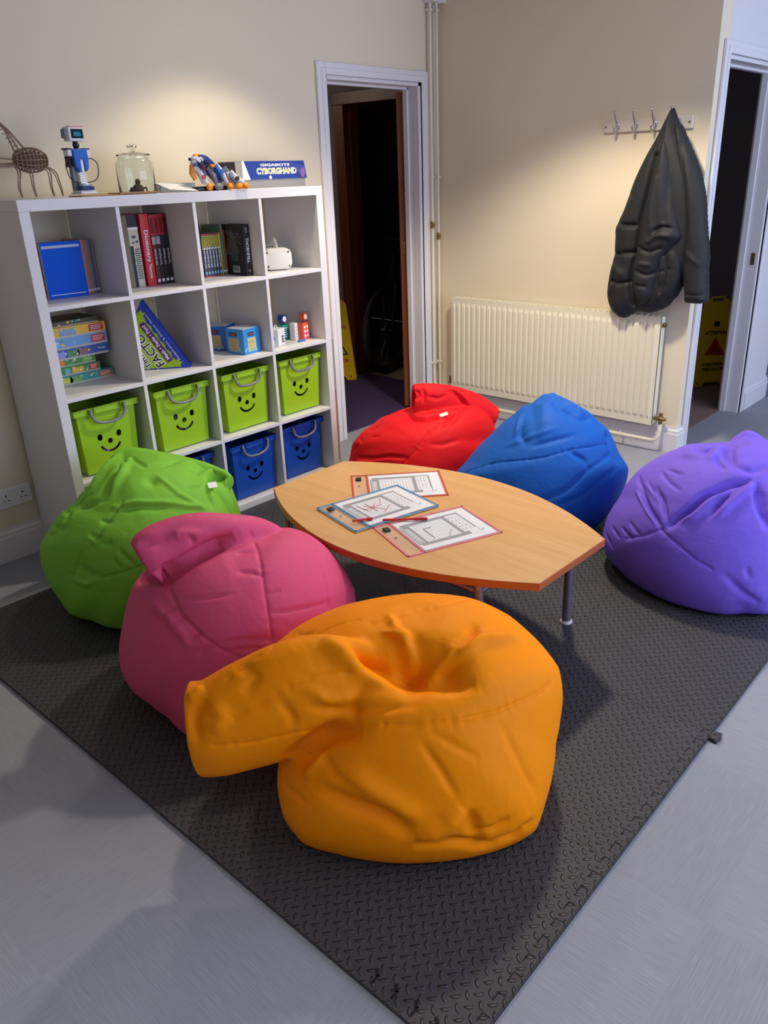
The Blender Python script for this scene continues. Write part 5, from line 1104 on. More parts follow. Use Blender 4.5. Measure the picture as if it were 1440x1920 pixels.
# ---------------------------------------------------------------- six beanbags: outline, folded-over necks, creases and seams
BAGS = {}
BAGS['orange'] = dict(c=[-0.045,-2.235,0.262], w=[-0.607,-0.524,0.598], z0=0.0128,
 prof=[1.086,1.139,1.122,1.104,1.096,1.067,1.042,1.009,0.988,0.988,0.987,1.007,1.044,1.107,1.173,1.247,1.31,1.355,1.237,1.089,1.03,1.098,1.153,1.156,1.084,1.044,1.022,1.009,1.011,1.026,1.051,1.082,1.021,0.99,0.975,1.02],
 rings=[[0.012,-0.045,-2.235,0.252,0.252],[0.018,-0.045,-2.235,0.295,0.295],[0.052,-0.045,-2.235,0.335,0.335],[0.137,-0.045,-2.235,0.36,0.36],[0.237,-0.045,-2.235,0.349,0.349],[0.337,-0.045,-2.235,0.306,0.306],[0.422,-0.045,-2.235,0.238,0.238],[0.482,-0.045,-2.235,0.162,0.162],[0.512,-0.045,-2.235,0.073,0.073]],
 flaps=[[[[-0.116,-2.283,0.319,0.1,0.08,1.5708],[-0.228,-2.21,0.365,0.14,0.085,1.5708],[-0.336,-2.14,0.388,0.158,0.085,1.5708],[-0.431,-2.077,0.37,0.148,0.078,1.5708],[-0.513,-2.018,0.345,0.13,0.072,1.5708],[-0.55,-1.978,0.342,0.128,0.064,1.5708]],0.1]],
 tags=[],
 folds=[
('p',-0.075,0.06,[[-0.189,-2.331,0.475]]),
('p',-0.04,0.045,[[-0.133,-2.402,0.468]]),
('p',-0.025,0.04,[[-0.231,-2.256,0.489]]),
('v',0.024,0.02,[[-0.256,-2.209,0.521],[-0.251,-2.231,0.508],[-0.243,-2.249,0.492],[-0.233,-2.27,0.477],[-0.229,-2.297,0.467],[-0.217,-2.324,0.463],[-0.203,-2.351,0.459],[-0.19,-2.36,0.462],[-0.176,-2.37,0.465]]),
('v',0.018,0.018,[[-0.202,-2.366,0.452],[-0.182,-2.391,0.45],[-0.161,-2.415,0.447],[-0.133,-2.438,0.443],[-0.103,-2.459,0.436]]),
('r',0.018,0.018,[[-0.162,-2.211,0.505],[-0.152,-2.238,0.505],[-0.141,-2.264,0.504],[-0.149,-2.285,0.499],[-0.157,-2.305,0.494],[-0.172,-2.316,0.487],[-0.185,-2.326,0.479]]),
('r',0.022,0.028,[[-0.304,-2.167,0.539],[-0.295,-2.203,0.524],[-0.279,-2.23,0.503],[-0.264,-2.251,0.483],[-0.252,-2.273,0.465],[-0.237,-2.307,0.458],[-0.222,-2.342,0.452]]),
('v',0.012,0.011,[[-0.092,-2.345,0.5],[-0.118,-2.352,0.493],[-0.141,-2.358,0.484],[-0.163,-2.358,0.477],[-0.184,-2.356,0.468]]),
('r',0.012,0.013,[[-0.075,-2.373,0.495],[-0.102,-2.375,0.49],[-0.126,-2.375,0.483],[-0.153,-2.372,0.475],[-0.178,-2.367,0.466]]),
('v',0.012,0.012,[[0.02,-2.365,0.5],[-0.008,-2.377,0.498],[-0.033,-2.387,0.495],[-0.056,-2.39,0.492],[-0.077,-2.392,0.488]]),
('r',0.012,0.02,[[-0.2,-2.357,0.458],[-0.157,-2.371,0.473],[-0.109,-2.383,0.485],[-0.065,-2.395,0.489],[-0.015,-2.403,0.489],[0.037,-2.42,0.474],[0.107,-2.427,0.447]]),
('r',0.008,0.012,[[-0.096,-2.188,0.512],[-0.115,-2.214,0.511],[-0.131,-2.238,0.508],[-0.129,-2.258,0.507],[-0.126,-2.277,0.505]]),
('v',0.01,0.014,[[-0.162,-2.211,0.505],[-0.165,-2.24,0.502],[-0.166,-2.268,0.498],[-0.178,-2.291,0.491],[-0.188,-2.313,0.482]]),
('v',0.01,0.012,[[-0.057,-2.384,0.494],[-0.097,-2.382,0.488],[-0.133,-2.377,0.48],[-0.168,-2.372,0.468],[-0.2,-2.365,0.454]]),
('s',0.0035,0.0045,[[0.106,-2.527,0.349],[0.036,-2.533,0.361],[-0.035,-2.524,0.373],[-0.094,-2.509,0.377],[-0.149,-2.485,0.384],[-0.196,-2.458,0.387],[-0.233,-2.427,0.388],[-0.265,-2.392,0.386],[-0.281,-2.369,0.386],[-0.296,-2.344,0.384]]),
('s',0.003,0.004,[[-0.296,-2.344,0.384],[-0.306,-2.328,0.381],[-0.316,-2.311,0.376],[-0.332,-2.281,0.365],[-0.347,-2.25,0.353],[-0.377,-2.212,0.348],[-0.416,-2.184,0.353],[-0.455,-2.155,0.35],[-0.493,-2.126,0.346],[-0.53,-2.098,0.349],[-0.564,-2.067,0.35]]),
('s',0.003,0.004,[[-0.533,-2.088,0.407],[-0.508,-2.107,0.421],[-0.482,-2.126,0.434],[-0.45,-2.149,0.452],[-0.417,-2.17,0.469],[-0.389,-2.187,0.477],[-0.361,-2.203,0.484],[-0.328,-2.224,0.481],[-0.294,-2.243,0.477]]),
('s',0.0025,0.004,[[-0.501,-2.061,0.489],[-0.469,-2.073,0.507],[-0.435,-2.083,0.523],[-0.391,-2.096,0.536],[-0.222,-1.954,0.426],[-0.229,-2.002,0.45],[-0.227,-2.039,0.466]]),
('s',0.0025,0.004,[[-0.228,-2.061,0.473],[-0.21,-2.079,0.484],[-0.19,-2.093,0.493],[-0.173,-2.113,0.501],[-0.152,-2.131,0.505]]),
('s',0.0025,0.004,[[-0.155,-2.167,0.507],[-0.109,-2.195,0.512],[-0.054,-2.216,0.511],[-0.016,-2.235,0.51],[0.021,-2.255,0.511],[0.065,-2.265,0.504],[0.126,-2.265,0.486]]),
('v',0.026,0.022,[[-0.419,-2.134,0.247],[-0.409,-2.168,0.286],[-0.387,-2.199,0.312],[-0.363,-2.228,0.336],[-0.345,-2.266,0.352],[-0.326,-2.302,0.367]]),
('v',0.02,0.016,[[-0.42,-2.136,0.25],[-0.406,-2.162,0.268],[-0.394,-2.189,0.282],[-0.383,-2.218,0.298]]),
('r',0.012,0.015,[[-0.378,-2.223,0.307],[-0.385,-2.224,0.296],[-0.392,-2.225,0.285],[-0.4,-2.218,0.27],[-0.407,-2.21,0.254],[-0.412,-2.205,0.242],[-0.418,-2.2,0.23]]),
('v',0.006,0.01,[[-0.266,-2.426,0.357],[-0.265,-2.452,0.331],[-0.261,-2.477,0.303],[-0.258,-2.497,0.273],[-0.252,-2.517,0.241]]),
('v',0.016,0.02,[[-0.42,-2.25,0.229],[-0.413,-2.293,0.228],[-0.401,-2.329,0.221],[-0.384,-2.365,0.214],[-0.366,-2.399,0.205],[-0.352,-2.427,0.181],[-0.335,-2.453,0.153]]),
('r',0.012,0.028,[[-0.386,-2.301,0.283],[-0.374,-2.35,0.266],[-0.358,-2.394,0.244],[-0.338,-2.434,0.222],[-0.315,-2.47,0.195]]),
('r',0.016,0.026,[[-0.247,-2.529,0.216],[-0.265,-2.519,0.197],[-0.282,-2.507,0.176],[-0.305,-2.486,0.16],[-0.327,-2.462,0.141]]),
('v',0.012,0.016,[[-0.238,-2.537,0.21],[-0.236,-2.544,0.184],[-0.233,-2.549,0.156],[-0.226,-2.552,0.132],[-0.217,-2.554,0.105]]),
('v',0.014,0.015,[[-0.078,-2.609,0.1],[-0.114,-2.605,0.102],[-0.137,-2.593,0.088],[-0.171,-2.577,0.09],[-0.201,-2.558,0.086],[-0.246,-2.535,0.113],[-0.282,-2.507,0.13],[-0.309,-2.48,0.128],[-0.334,-2.451,0.122]]),
('v',0.008,0.01,[[-0.157,-2.593,0.159],[-0.175,-2.584,0.153],[-0.192,-2.575,0.145],[-0.21,-2.564,0.144],[-0.227,-2.553,0.141]]),
('v',0.012,0.012,[[-0.585,-2.04,0.36],[-0.581,-2.038,0.392],[-0.574,-2.032,0.42],[-0.561,-2.038,0.438],[-0.546,-2.043,0.454]]),
('r',0.012,0.015,[[-0.569,-2.0,0.447],[-0.553,-2.012,0.461],[-0.535,-2.021,0.471]]),
('r',0.008,0.02,[[-0.541,-2.056,0.45],[-0.541,-2.068,0.436],[-0.539,-2.078,0.421],[-0.55,-2.073,0.402],[-0.56,-2.068,0.382]]),
('v',0.006,0.012,[[-0.437,-2.162,0.446],[-0.431,-2.171,0.424],[-0.424,-2.18,0.401],[-0.423,-2.181,0.385],[-0.421,-2.182,0.369]]),
('v',0.006,0.012,[[-0.305,-2.267,0.411],[-0.312,-2.269,0.397],[-0.321,-2.271,0.383],[-0.324,-2.277,0.376],[-0.328,-2.282,0.37]]),
('v',0.007,0.014,[[-0.464,-2.068,0.51],[-0.464,-2.091,0.505],[-0.46,-2.11,0.496],[-0.476,-2.107,0.481],[-0.491,-2.103,0.465]]),
('r',0.007,0.014,[[-0.388,-2.194,0.463],[-0.371,-2.211,0.446],[-0.353,-2.227,0.428],[-0.321,-2.248,0.423],[-0.293,-2.274,0.423],[-0.271,-2.307,0.429],[-0.248,-2.338,0.434]]),
('v',0.007,0.012,[[-0.387,-2.206,0.415],[-0.356,-2.228,0.403],[-0.327,-2.251,0.393],[-0.305,-2.284,0.399],[-0.285,-2.318,0.408],[-0.257,-2.354,0.416],[-0.227,-2.387,0.422]]),
('v',0.005,0.01,[[-0.411,-2.104,0.167],[-0.427,-2.143,0.17],[-0.434,-2.183,0.181],[-0.436,-2.215,0.186]]),
('v',0.006,0.012,[[-0.387,-2.23,0.293],[-0.393,-2.263,0.282],[-0.396,-2.292,0.268],[-0.387,-2.327,0.262],[-0.375,-2.359,0.252]]),
('v',0.005,0.012,[[-0.099,-2.529,0.344],[-0.097,-2.548,0.312],[-0.093,-2.565,0.278],[-0.082,-2.587,0.225],[-0.06,-2.602,0.16]]),
('v',0.004,0.01,[[-0.241,-2.438,0.371],[-0.225,-2.469,0.354],[-0.207,-2.498,0.334],[-0.196,-2.513,0.323],[-0.184,-2.527,0.31]])])
BAGS['pink'] = dict(c=[-0.062,-1.502,0.267], w=[-0.494,-0.718,0.491], z0=0.0128,
 prof=[1.086,1.097,1.106,1.106,1.095,1.053,0.967,0.935,0.921,0.931,0.995,0.995,1.024,1.049,1.056,1.065,1.076,1.05,1.036,1.045,1.041,1.016,0.964,0.961,1.034,1.05,1.083,1.066,1.065,1.015,1.0,0.954,0.962,0.948,0.992,1.027],
 rings=[[0.012,-0.065,-1.5,0.252,0.252],[0.018,-0.065,-1.5,0.295,0.295],[0.053,-0.064,-1.501,0.335,0.335],[0.14,-0.062,-1.502,0.36,0.36],[0.242,-0.06,-1.504,0.349,0.349],[0.344,-0.059,-1.505,0.306,0.306],[0.43,-0.057,-1.507,0.238,0.238],[0.491,-0.056,-1.508,0.162,0.162],[0.522,-0.055,-1.508,0.073,0.073]],
 flaps=[[[[0.132,-1.584,0.403,0.04,0.04,1.5708],[0.035,-1.527,0.476,0.065,0.05,1.5708],[-0.065,-1.505,0.515,0.074,0.055,1.5708],[-0.152,-1.466,0.526,0.088,0.06,1.5708],[-0.231,-1.43,0.521,0.088,0.062,1.5708],[-0.279,-1.416,0.509,0.084,0.062,1.5708],[-0.307,-1.407,0.5,0.07,0.052,1.5708]],0.08]],
 tags=[],
 folds=[
('s',0.004,0.005,[[-0.025,-1.561,0.534],[-0.035,-1.588,0.51],[-0.061,-1.635,0.5],[-0.096,-1.687,0.479],[-0.118,-1.721,0.449],[-0.133,-1.743,0.421],[-0.146,-1.763,0.392],[-0.159,-1.784,0.358],[-0.17,-1.801,0.322]]),
('s',0.0032,0.0045,[[0.151,-1.65,0.453],[0.128,-1.69,0.441],[0.099,-1.731,0.422],[0.078,-1.762,0.396],[0.056,-1.79,0.367],[0.043,-1.808,0.33]]),
('s',0.0045,0.006,[[-0.274,-1.486,0.47],[-0.285,-1.503,0.452],[-0.299,-1.525,0.436],[-0.309,-1.56,0.417],[-0.317,-1.591,0.396],[-0.314,-1.635,0.376],[-0.308,-1.674,0.352],[-0.299,-1.7,0.337],[-0.289,-1.725,0.321],[-0.269,-1.755,0.305],[-0.247,-1.781,0.287]]),
('v',0.034,0.02,[[-0.261,-1.305,0.404],[-0.288,-1.416,0.448],[-0.288,-1.473,0.462],[-0.266,-1.489,0.476],[-0.242,-1.504,0.488],[-0.2,-1.521,0.508],[-0.155,-1.534,0.525],[-0.118,-1.545,0.534],[-0.08,-1.553,0.542]]),
('v',0.012,0.01,[[-0.29,-1.475,0.497],[-0.27,-1.482,0.493],[-0.252,-1.491,0.49],[-0.233,-1.502,0.499],[-0.213,-1.512,0.507]]),
('r',0.01,0.014,[[-0.307,-1.453,0.562],[-0.28,-1.467,0.564],[-0.248,-1.477,0.571],[-0.217,-1.488,0.579],[-0.19,-1.503,0.575],[-0.162,-1.517,0.57]]),
('v',0.014,0.016,[[-0.32,-1.428,0.568],[-0.302,-1.451,0.569],[-0.279,-1.467,0.567],[-0.253,-1.475,0.571],[-0.228,-1.485,0.576]]),
('v',0.006,0.008,[[-0.206,-1.495,0.577],[-0.201,-1.501,0.569],[-0.195,-1.507,0.561],[-0.195,-1.509,0.55],[-0.195,-1.511,0.539]]),
('v',0.004,0.006,[[-0.304,-1.552,0.425],[-0.287,-1.587,0.43],[-0.267,-1.617,0.434],[-0.234,-1.654,0.439],[-0.196,-1.685,0.441]]),
('v',0.006,0.008,[[-0.29,-1.713,0.334],[-0.261,-1.739,0.338],[-0.231,-1.761,0.339],[-0.2,-1.783,0.334],[-0.166,-1.801,0.325]]),
('v',0.006,0.009,[[-0.154,-1.647,0.481],[-0.14,-1.662,0.478],[-0.125,-1.676,0.476],[-0.116,-1.689,0.472],[-0.106,-1.702,0.467]]),
('v',0.005,0.007,[[-0.145,-1.769,0.385],[-0.105,-1.785,0.379],[-0.06,-1.796,0.37],[-0.009,-1.803,0.36],[0.051,-1.802,0.343]]),
('v',0.004,0.006,[[-0.128,-1.738,0.429],[-0.107,-1.746,0.428],[-0.085,-1.752,0.427]]),
('v',0.005,0.007,[[-0.283,-1.734,0.318],[-0.26,-1.754,0.318],[-0.236,-1.772,0.316],[-0.216,-1.787,0.312],[-0.194,-1.8,0.308]]),
('r',0.007,0.016,[[-0.331,-1.456,0.402],[-0.335,-1.504,0.397],[-0.336,-1.545,0.388],[-0.339,-1.586,0.372],[-0.339,-1.622,0.353],[-0.338,-1.64,0.339],[-0.337,-1.657,0.324]]),
('v',0.006,0.008,[[-0.338,-1.53,0.389],[-0.325,-1.55,0.4],[-0.312,-1.569,0.41]]),
('v',0.006,0.008,[[-0.341,-1.576,0.372],[-0.328,-1.59,0.383],[-0.314,-1.603,0.393]]),
('v',0.007,0.009,[[-0.341,-1.638,0.336],[-0.323,-1.655,0.349],[-0.304,-1.67,0.36]]),
('v',0.006,0.009,[[-0.337,-1.67,0.305],[-0.317,-1.689,0.321],[-0.296,-1.705,0.335]]),
('v',0.005,0.008,[[-0.108,-1.592,0.505],[-0.086,-1.606,0.504],[-0.063,-1.621,0.502]])])
BAGS['green'] = dict(c=[0.075,-0.765,0.282], w=[-0.44,-0.809,0.39], z0=0.0128,
 prof=[1.041,1.084,1.131,1.149,1.053,1.052,1.025,1.035,1.047,1.043,1.052,0.993,0.941,0.93,0.945,0.943,1.037,1.079,1.136,1.097,1.045,1.009,1.013,0.96,0.985,0.994,1.007,1.03,1.024,1.06,1.034,1.047,1.029,1.053,1.007,1.04],
 rings=[[0.012,0.07,-0.765,0.252,0.252],[0.018,0.07,-0.765,0.295,0.295],[0.055,0.072,-0.765,0.335,0.335],[0.147,0.075,-0.765,0.36,0.36],[0.255,0.079,-0.765,0.349,0.349],[0.363,0.083,-0.765,0.306,0.306],[0.455,0.086,-0.765,0.238,0.238],[0.52,0.089,-0.765,0.162,0.162],[0.552,0.09,-0.765,0.073,0.073]],
 flaps=[[[[0.029,-0.619,0.432,0.05,0.04,1.5708],[0.111,-0.632,0.505,0.065,0.04,1.5708],[0.205,-0.711,0.495,0.055,0.04,1.5708],[0.29,-0.828,0.46,0.055,0.04,1.5708],[0.333,-0.92,0.441,0.045,0.035,1.5708],[0.339,-0.962,0.436,0.03,0.025,1.5708]],0]],
 tags=[[[0.238,-0.986,0.461],[0.336,-0.701,0.629],[0.5,-0.6,0.5]]],
 folds=[
('v',0.03,0.018,[[0.091,-0.655,0.559],[0.052,-0.71,0.561],[0.021,-0.749,0.557],[-0.008,-0.77,0.546],[-0.034,-0.784,0.531],[-0.067,-0.804,0.509],[-0.098,-0.82,0.485]]),
('r',0.018,0.02,[[0.08,-0.631,0.557],[0.046,-0.644,0.539],[0.001,-0.677,0.528],[-0.044,-0.691,0.506],[-0.086,-0.701,0.484]]),
('r',0.016,0.016,[[0.091,-0.683,0.562],[0.033,-0.764,0.561],[-0.006,-0.809,0.547],[-0.048,-0.827,0.521],[-0.085,-0.838,0.491]]),
('v',0.008,0.01,[[0.098,-0.671,0.56],[0.079,-0.767,0.562],[0.069,-0.841,0.557],[0.101,-0.854,0.554],[0.137,-0.861,0.548],[0.179,-0.851,0.543],[0.228,-0.832,0.534]]),
('p',-0.014,0.022,[[0.042,-0.917,0.526]]),
('r',0.006,0.01,[[0.075,-0.9,0.537],[0.084,-0.947,0.51],[0.098,-0.985,0.48],[0.127,-1.021,0.448],[0.166,-1.042,0.408]]),
('r',0.009,0.011,[[-0.102,-0.881,0.465],[-0.074,-0.91,0.472],[-0.044,-0.937,0.478],[-0.006,-0.968,0.472],[0.036,-0.992,0.464],[0.096,-1.025,0.442],[0.168,-1.04,0.412]]),
('v',0.01,0.016,[[-0.092,-0.905,0.461],[-0.061,-0.939,0.464],[-0.026,-0.966,0.464],[0.005,-0.988,0.457],[0.038,-1.007,0.449]]),
('v',0.024,0.014,[[0.247,-0.965,0.476],[0.269,-0.954,0.474],[0.292,-0.943,0.47],[0.316,-0.95,0.465],[0.339,-0.96,0.46]]),
('r',0.016,0.016,[[0.248,-0.926,0.493],[0.284,-0.916,0.485],[0.311,-0.92,0.483],[0.325,-0.936,0.478],[0.342,-0.947,0.471]]),
('v',0.012,0.01,[[0.25,-0.961,0.478],[0.225,-0.992,0.46],[0.205,-1.014,0.44],[0.203,-1.026,0.421],[0.201,-1.037,0.401]]),
('v',0.006,0.01,[[0.186,-0.908,0.524],[0.212,-0.918,0.509],[0.237,-0.931,0.494]]),
('v',0.006,0.008,[[0.133,-0.985,0.482],[0.163,-0.987,0.479],[0.194,-0.987,0.475]]),
('s',0.004,0.006,[[-0.073,-0.9,0.478],[-0.102,-0.899,0.457],[-0.13,-0.898,0.435],[-0.167,-0.899,0.405],[-0.201,-0.892,0.372],[-0.22,-0.88,0.351],[-0.237,-0.865,0.328],[-0.254,-0.854,0.29],[-0.269,-0.839,0.25]]),
('s',0.0035,0.006,[[-0.105,-0.734,0.479],[-0.129,-0.704,0.45],[-0.159,-0.685,0.426],[-0.199,-0.714,0.41],[-0.228,-0.718,0.383],[-0.247,-0.669,0.35]]),
('s',0.004,0.005,[[-0.217,-0.948,0.258],[-0.194,-0.975,0.266],[-0.17,-0.999,0.273],[-0.142,-1.022,0.284],[-0.113,-1.041,0.292]]),
('v',0.007,0.008,[[-0.153,-0.973,0.347],[-0.144,-1.001,0.32],[-0.133,-1.026,0.292]]),
('v',0.006,0.007,[[-0.177,-0.964,0.322],[-0.174,-0.979,0.305],[-0.17,-0.993,0.287]]),
('v',0.006,0.009,[[-0.188,-0.92,0.363],[-0.174,-0.935,0.367],[-0.16,-0.949,0.37]]),
('v',0.008,0.011,[[-0.101,-0.819,0.483],[-0.117,-0.805,0.472],[-0.132,-0.788,0.46],[-0.146,-0.762,0.449],[-0.16,-0.738,0.438]]),
('r',0.006,0.012,[[-0.275,-0.824,0.241],[-0.265,-0.859,0.235],[-0.254,-0.893,0.229],[-0.236,-0.922,0.244],[-0.217,-0.948,0.258]]),
('v',0.008,0.016,[[-0.252,-0.857,0.294],[-0.246,-0.88,0.279],[-0.24,-0.903,0.265],[-0.226,-0.932,0.262],[-0.211,-0.957,0.258]]),
('v',0.006,0.01,[[-0.145,-0.605,0.401],[-0.187,-0.713,0.418],[-0.199,-0.714,0.41],[-0.209,-0.712,0.4]]),
('v',0.006,0.008,[[-0.153,-0.872,0.43],[-0.142,-0.894,0.429],[-0.129,-0.915,0.427]]),
('v',0.006,0.008,[[-0.195,-0.877,0.391],[-0.186,-0.898,0.387],[-0.176,-0.917,0.383]]),
('v',0.006,0.01,[[-0.216,-0.64,0.37],[-0.224,-0.698,0.382],[-0.225,-0.739,0.388],[-0.235,-0.735,0.378],[-0.244,-0.732,0.367]]),
('v',0.01,0.02,[[0.253,-0.983,0.456],[0.261,-1.001,0.424],[0.274,-1.012,0.39],[0.281,-1.022,0.356],[0.288,-1.031,0.323]])])
BAGS['red'] = dict(c=[1.591,-0.892,0.252], w=[-0.727,-0.61,0.317], z0=0.0128,
 prof=[1.074,1.126,1.149,1.128,0.984,0.902,0.821,0.785,0.755,0.75,0.747,0.751,0.765,0.79,0.832,0.91,0.943,1.036,1.1,1.086,1.116,1.03,0.983,0.958,0.985,0.976,0.983,0.99,1.012,1.01,0.988,1.044,1.042,1.117,1.129,1.151],
 rings=[[0.012,1.59,-0.885,0.248,0.248],[0.018,1.59,-0.885,0.291,0.291],[0.05,1.59,-0.887,0.33,0.33],[0.132,1.591,-0.892,0.355,0.355],[0.228,1.592,-0.898,0.344,0.344],[0.324,1.593,-0.904,0.302,0.302],[0.406,1.594,-0.91,0.234,0.234],[0.463,1.595,-0.913,0.16,0.16],[0.492,1.595,-0.915,0.072,0.072]],
 flaps=[[[[1.858,-1.13,0.348,0.06,0.06,1.5708],[1.77,-1.061,0.405,0.085,0.06,1.5708],[1.652,-1.001,0.445,0.1,0.06,1.5708],[1.562,-0.938,0.464,0.102,0.062,1.5708],[1.51,-0.893,0.468,0.098,0.06,1.5708]],0.08]],
 tags=[[[1.521,-1.077,0.435],[-0.228,-0.224,0.947],[0.5,-0.6,0.5]]],
 folds=[
('s',0.0035,0.005,[[1.473,-1.09,0.414],[1.431,-1.084,0.395],[1.393,-1.075,0.373],[1.361,-1.072,0.347],[1.334,-1.065,0.317],[1.314,-1.052,0.297],[1.296,-1.037,0.275],[1.281,-1.023,0.253],[1.269,-1.008,0.229]]),
('v',0.024,0.016,[[1.463,-0.884,0.428],[1.444,-0.927,0.428],[1.433,-0.962,0.425],[1.442,-0.988,0.426],[1.452,-1.013,0.426],[1.473,-1.032,0.43],[1.496,-1.05,0.434],[1.526,-1.063,0.439],[1.558,-1.074,0.444]]),
('v',0.016,0.012,[[1.466,-1.11,0.402],[1.498,-1.113,0.415],[1.534,-1.114,0.427],[1.576,-1.11,0.437],[1.628,-1.1,0.443]]),
('r',0.012,0.013,[[1.482,-1.119,0.406],[1.527,-1.123,0.421],[1.581,-1.121,0.434],[1.625,-1.098,0.443],[1.665,-1.079,0.455]]),
('v',0.01,0.01,[[1.359,-0.73,0.341],[1.365,-0.76,0.357],[1.374,-0.789,0.373]]),
('v',0.008,0.009,[[1.262,-0.733,0.226],[1.247,-0.801,0.244],[1.244,-0.856,0.254],[1.251,-0.904,0.267],[1.263,-0.947,0.277],[1.278,-0.99,0.279],[1.295,-1.031,0.279]]),
('s',0.006,0.01,[[1.313,-0.714,0.301],[1.3,-0.704,0.278],[1.299,-0.682,0.249],[1.282,-0.693,0.223],[1.264,-0.704,0.198]]),
('v',0.01,0.012,[[1.669,-1.061,0.499],[1.653,-1.048,0.512],[1.638,-1.034,0.525],[1.631,-1.028,0.529],[1.624,-1.023,0.533]]),
('r',0.01,0.012,[[1.653,-1.023,0.538],[1.666,-1.049,0.516],[1.686,-1.07,0.49],[1.701,-1.088,0.46],[1.697,-1.12,0.436]]),
('v',0.008,0.01,[[1.647,-1.049,0.508],[1.659,-1.061,0.489],[1.672,-1.073,0.47],[1.67,-1.079,0.457],[1.66,-1.09,0.446]]),
('v',0.005,0.008,[[1.302,-0.798,0.332],[1.303,-0.83,0.342],[1.306,-0.858,0.349]]),
('v',0.008,0.01,[[1.528,-0.939,0.558],[1.519,-0.953,0.542],[1.515,-0.963,0.524],[1.507,-0.965,0.505],[1.502,-0.966,0.486]]),
('p',-0.018,0.02,[[1.491,-0.939,0.525]]),
('v',0.006,0.01,[[1.52,-0.973,0.513],[1.543,-0.992,0.507],[1.566,-1.01,0.502],[1.589,-1.021,0.508],[1.613,-1.032,0.513]]),
('v',0.005,0.012,[[1.377,-1.102,0.337],[1.399,-1.127,0.335],[1.424,-1.15,0.333],[1.461,-1.17,0.339],[1.502,-1.188,0.343]])])
BAGS['blue'] = dict(c=[1.587,-1.583,0.277], w=[-0.804,-0.485,0.344], z0=0.0128,
 prof=[1.102,1.027,1.026,1.049,1.017,1.024,1.031,1.079,1.134,1.154,1.033,1.022,0.965,0.968,0.961,0.958,0.981,1.013,1.059,1.187,1.139,1.089,1.002,1.018,0.99,1.022,1.058,1.018,1.007,0.999,0.956,0.945,0.944,0.958,0.996,1.058],
 rings=[[0.012,1.575,-1.575,0.248,0.248],[0.018,1.576,-1.575,0.291,0.291],[0.054,1.579,-1.577,0.33,0.33],[0.145,1.587,-1.583,0.355,0.355],[0.251,1.597,-1.589,0.344,0.344],[0.357,1.607,-1.595,0.302,0.302],[0.447,1.616,-1.6,0.234,0.234],[0.51,1.622,-1.603,0.16,0.16],[0.542,1.625,-1.605,0.072,0.072]],
 flaps=[[[[1.715,-1.67,0.366,0.13,0.09,1.5708],[1.726,-1.589,0.462,0.1,0.07,1.5708],[1.726,-1.539,0.516,0.065,0.05,1.5708],[1.72,-1.51,0.551,0.04,0.03,1.5708]],0]],
 tags=[],
 folds=[
('s',0.004,0.005,[[1.304,-1.502,0.349],[1.323,-1.618,0.382],[1.366,-1.714,0.403],[1.416,-1.765,0.42],[1.478,-1.81,0.432],[1.549,-1.846,0.429],[1.656,-1.865,0.414]]),
('v',0.01,0.014,[[1.449,-1.555,0.492],[1.428,-1.569,0.48],[1.409,-1.581,0.466],[1.394,-1.606,0.455],[1.382,-1.629,0.442]]),
('v',0.014,0.018,[[1.628,-1.607,0.572],[1.581,-1.665,0.562],[1.594,-1.709,0.541],[1.606,-1.753,0.52],[1.652,-1.761,0.515],[1.734,-1.751,0.498]]),
('r',0.012,0.016,[[1.514,-1.522,0.522],[1.462,-1.54,0.497],[1.428,-1.557,0.477],[1.4,-1.57,0.456]]),
('r',0.012,0.02,[[1.677,-1.595,0.574],[1.661,-1.652,0.562],[1.662,-1.733,0.528],[1.702,-1.792,0.482]]),
('v',0.008,0.012,[[1.45,-1.794,0.426],[1.465,-1.824,0.408],[1.483,-1.853,0.389],[1.478,-1.865,0.372],[1.475,-1.876,0.355]]),
('v',0.008,0.012,[[1.381,-1.658,0.438],[1.408,-1.702,0.454],[1.448,-1.738,0.466],[1.481,-1.762,0.472],[1.519,-1.784,0.476]]),
('v',0.008,0.014,[[1.741,-1.818,0.445],[1.689,-1.859,0.414],[1.655,-1.89,0.378],[1.664,-1.927,0.331]]),
('v',0.006,0.012,[[1.282,-1.741,0.23],[1.323,-1.791,0.26],[1.375,-1.835,0.285],[1.42,-1.856,0.316],[1.467,-1.875,0.347],[1.54,-1.893,0.37],[1.655,-1.89,0.378]]),
('v',0.006,0.012,[[1.32,-1.807,0.213],[1.373,-1.85,0.238],[1.438,-1.887,0.256],[1.518,-1.915,0.3],[1.627,-1.93,0.332]]),
('r',0.006,0.014,[[1.366,-1.541,0.418],[1.384,-1.587,0.443],[1.406,-1.63,0.466],[1.434,-1.679,0.489],[1.481,-1.716,0.504]]),
('s',0.003,0.005,[[1.301,-1.337,0.256],[1.296,-1.385,0.288],[1.295,-1.448,0.321],[1.304,-1.502,0.349]]),
('v',0.01,0.015,[[1.709,-1.832,0.446],[1.676,-1.853,0.427]])])
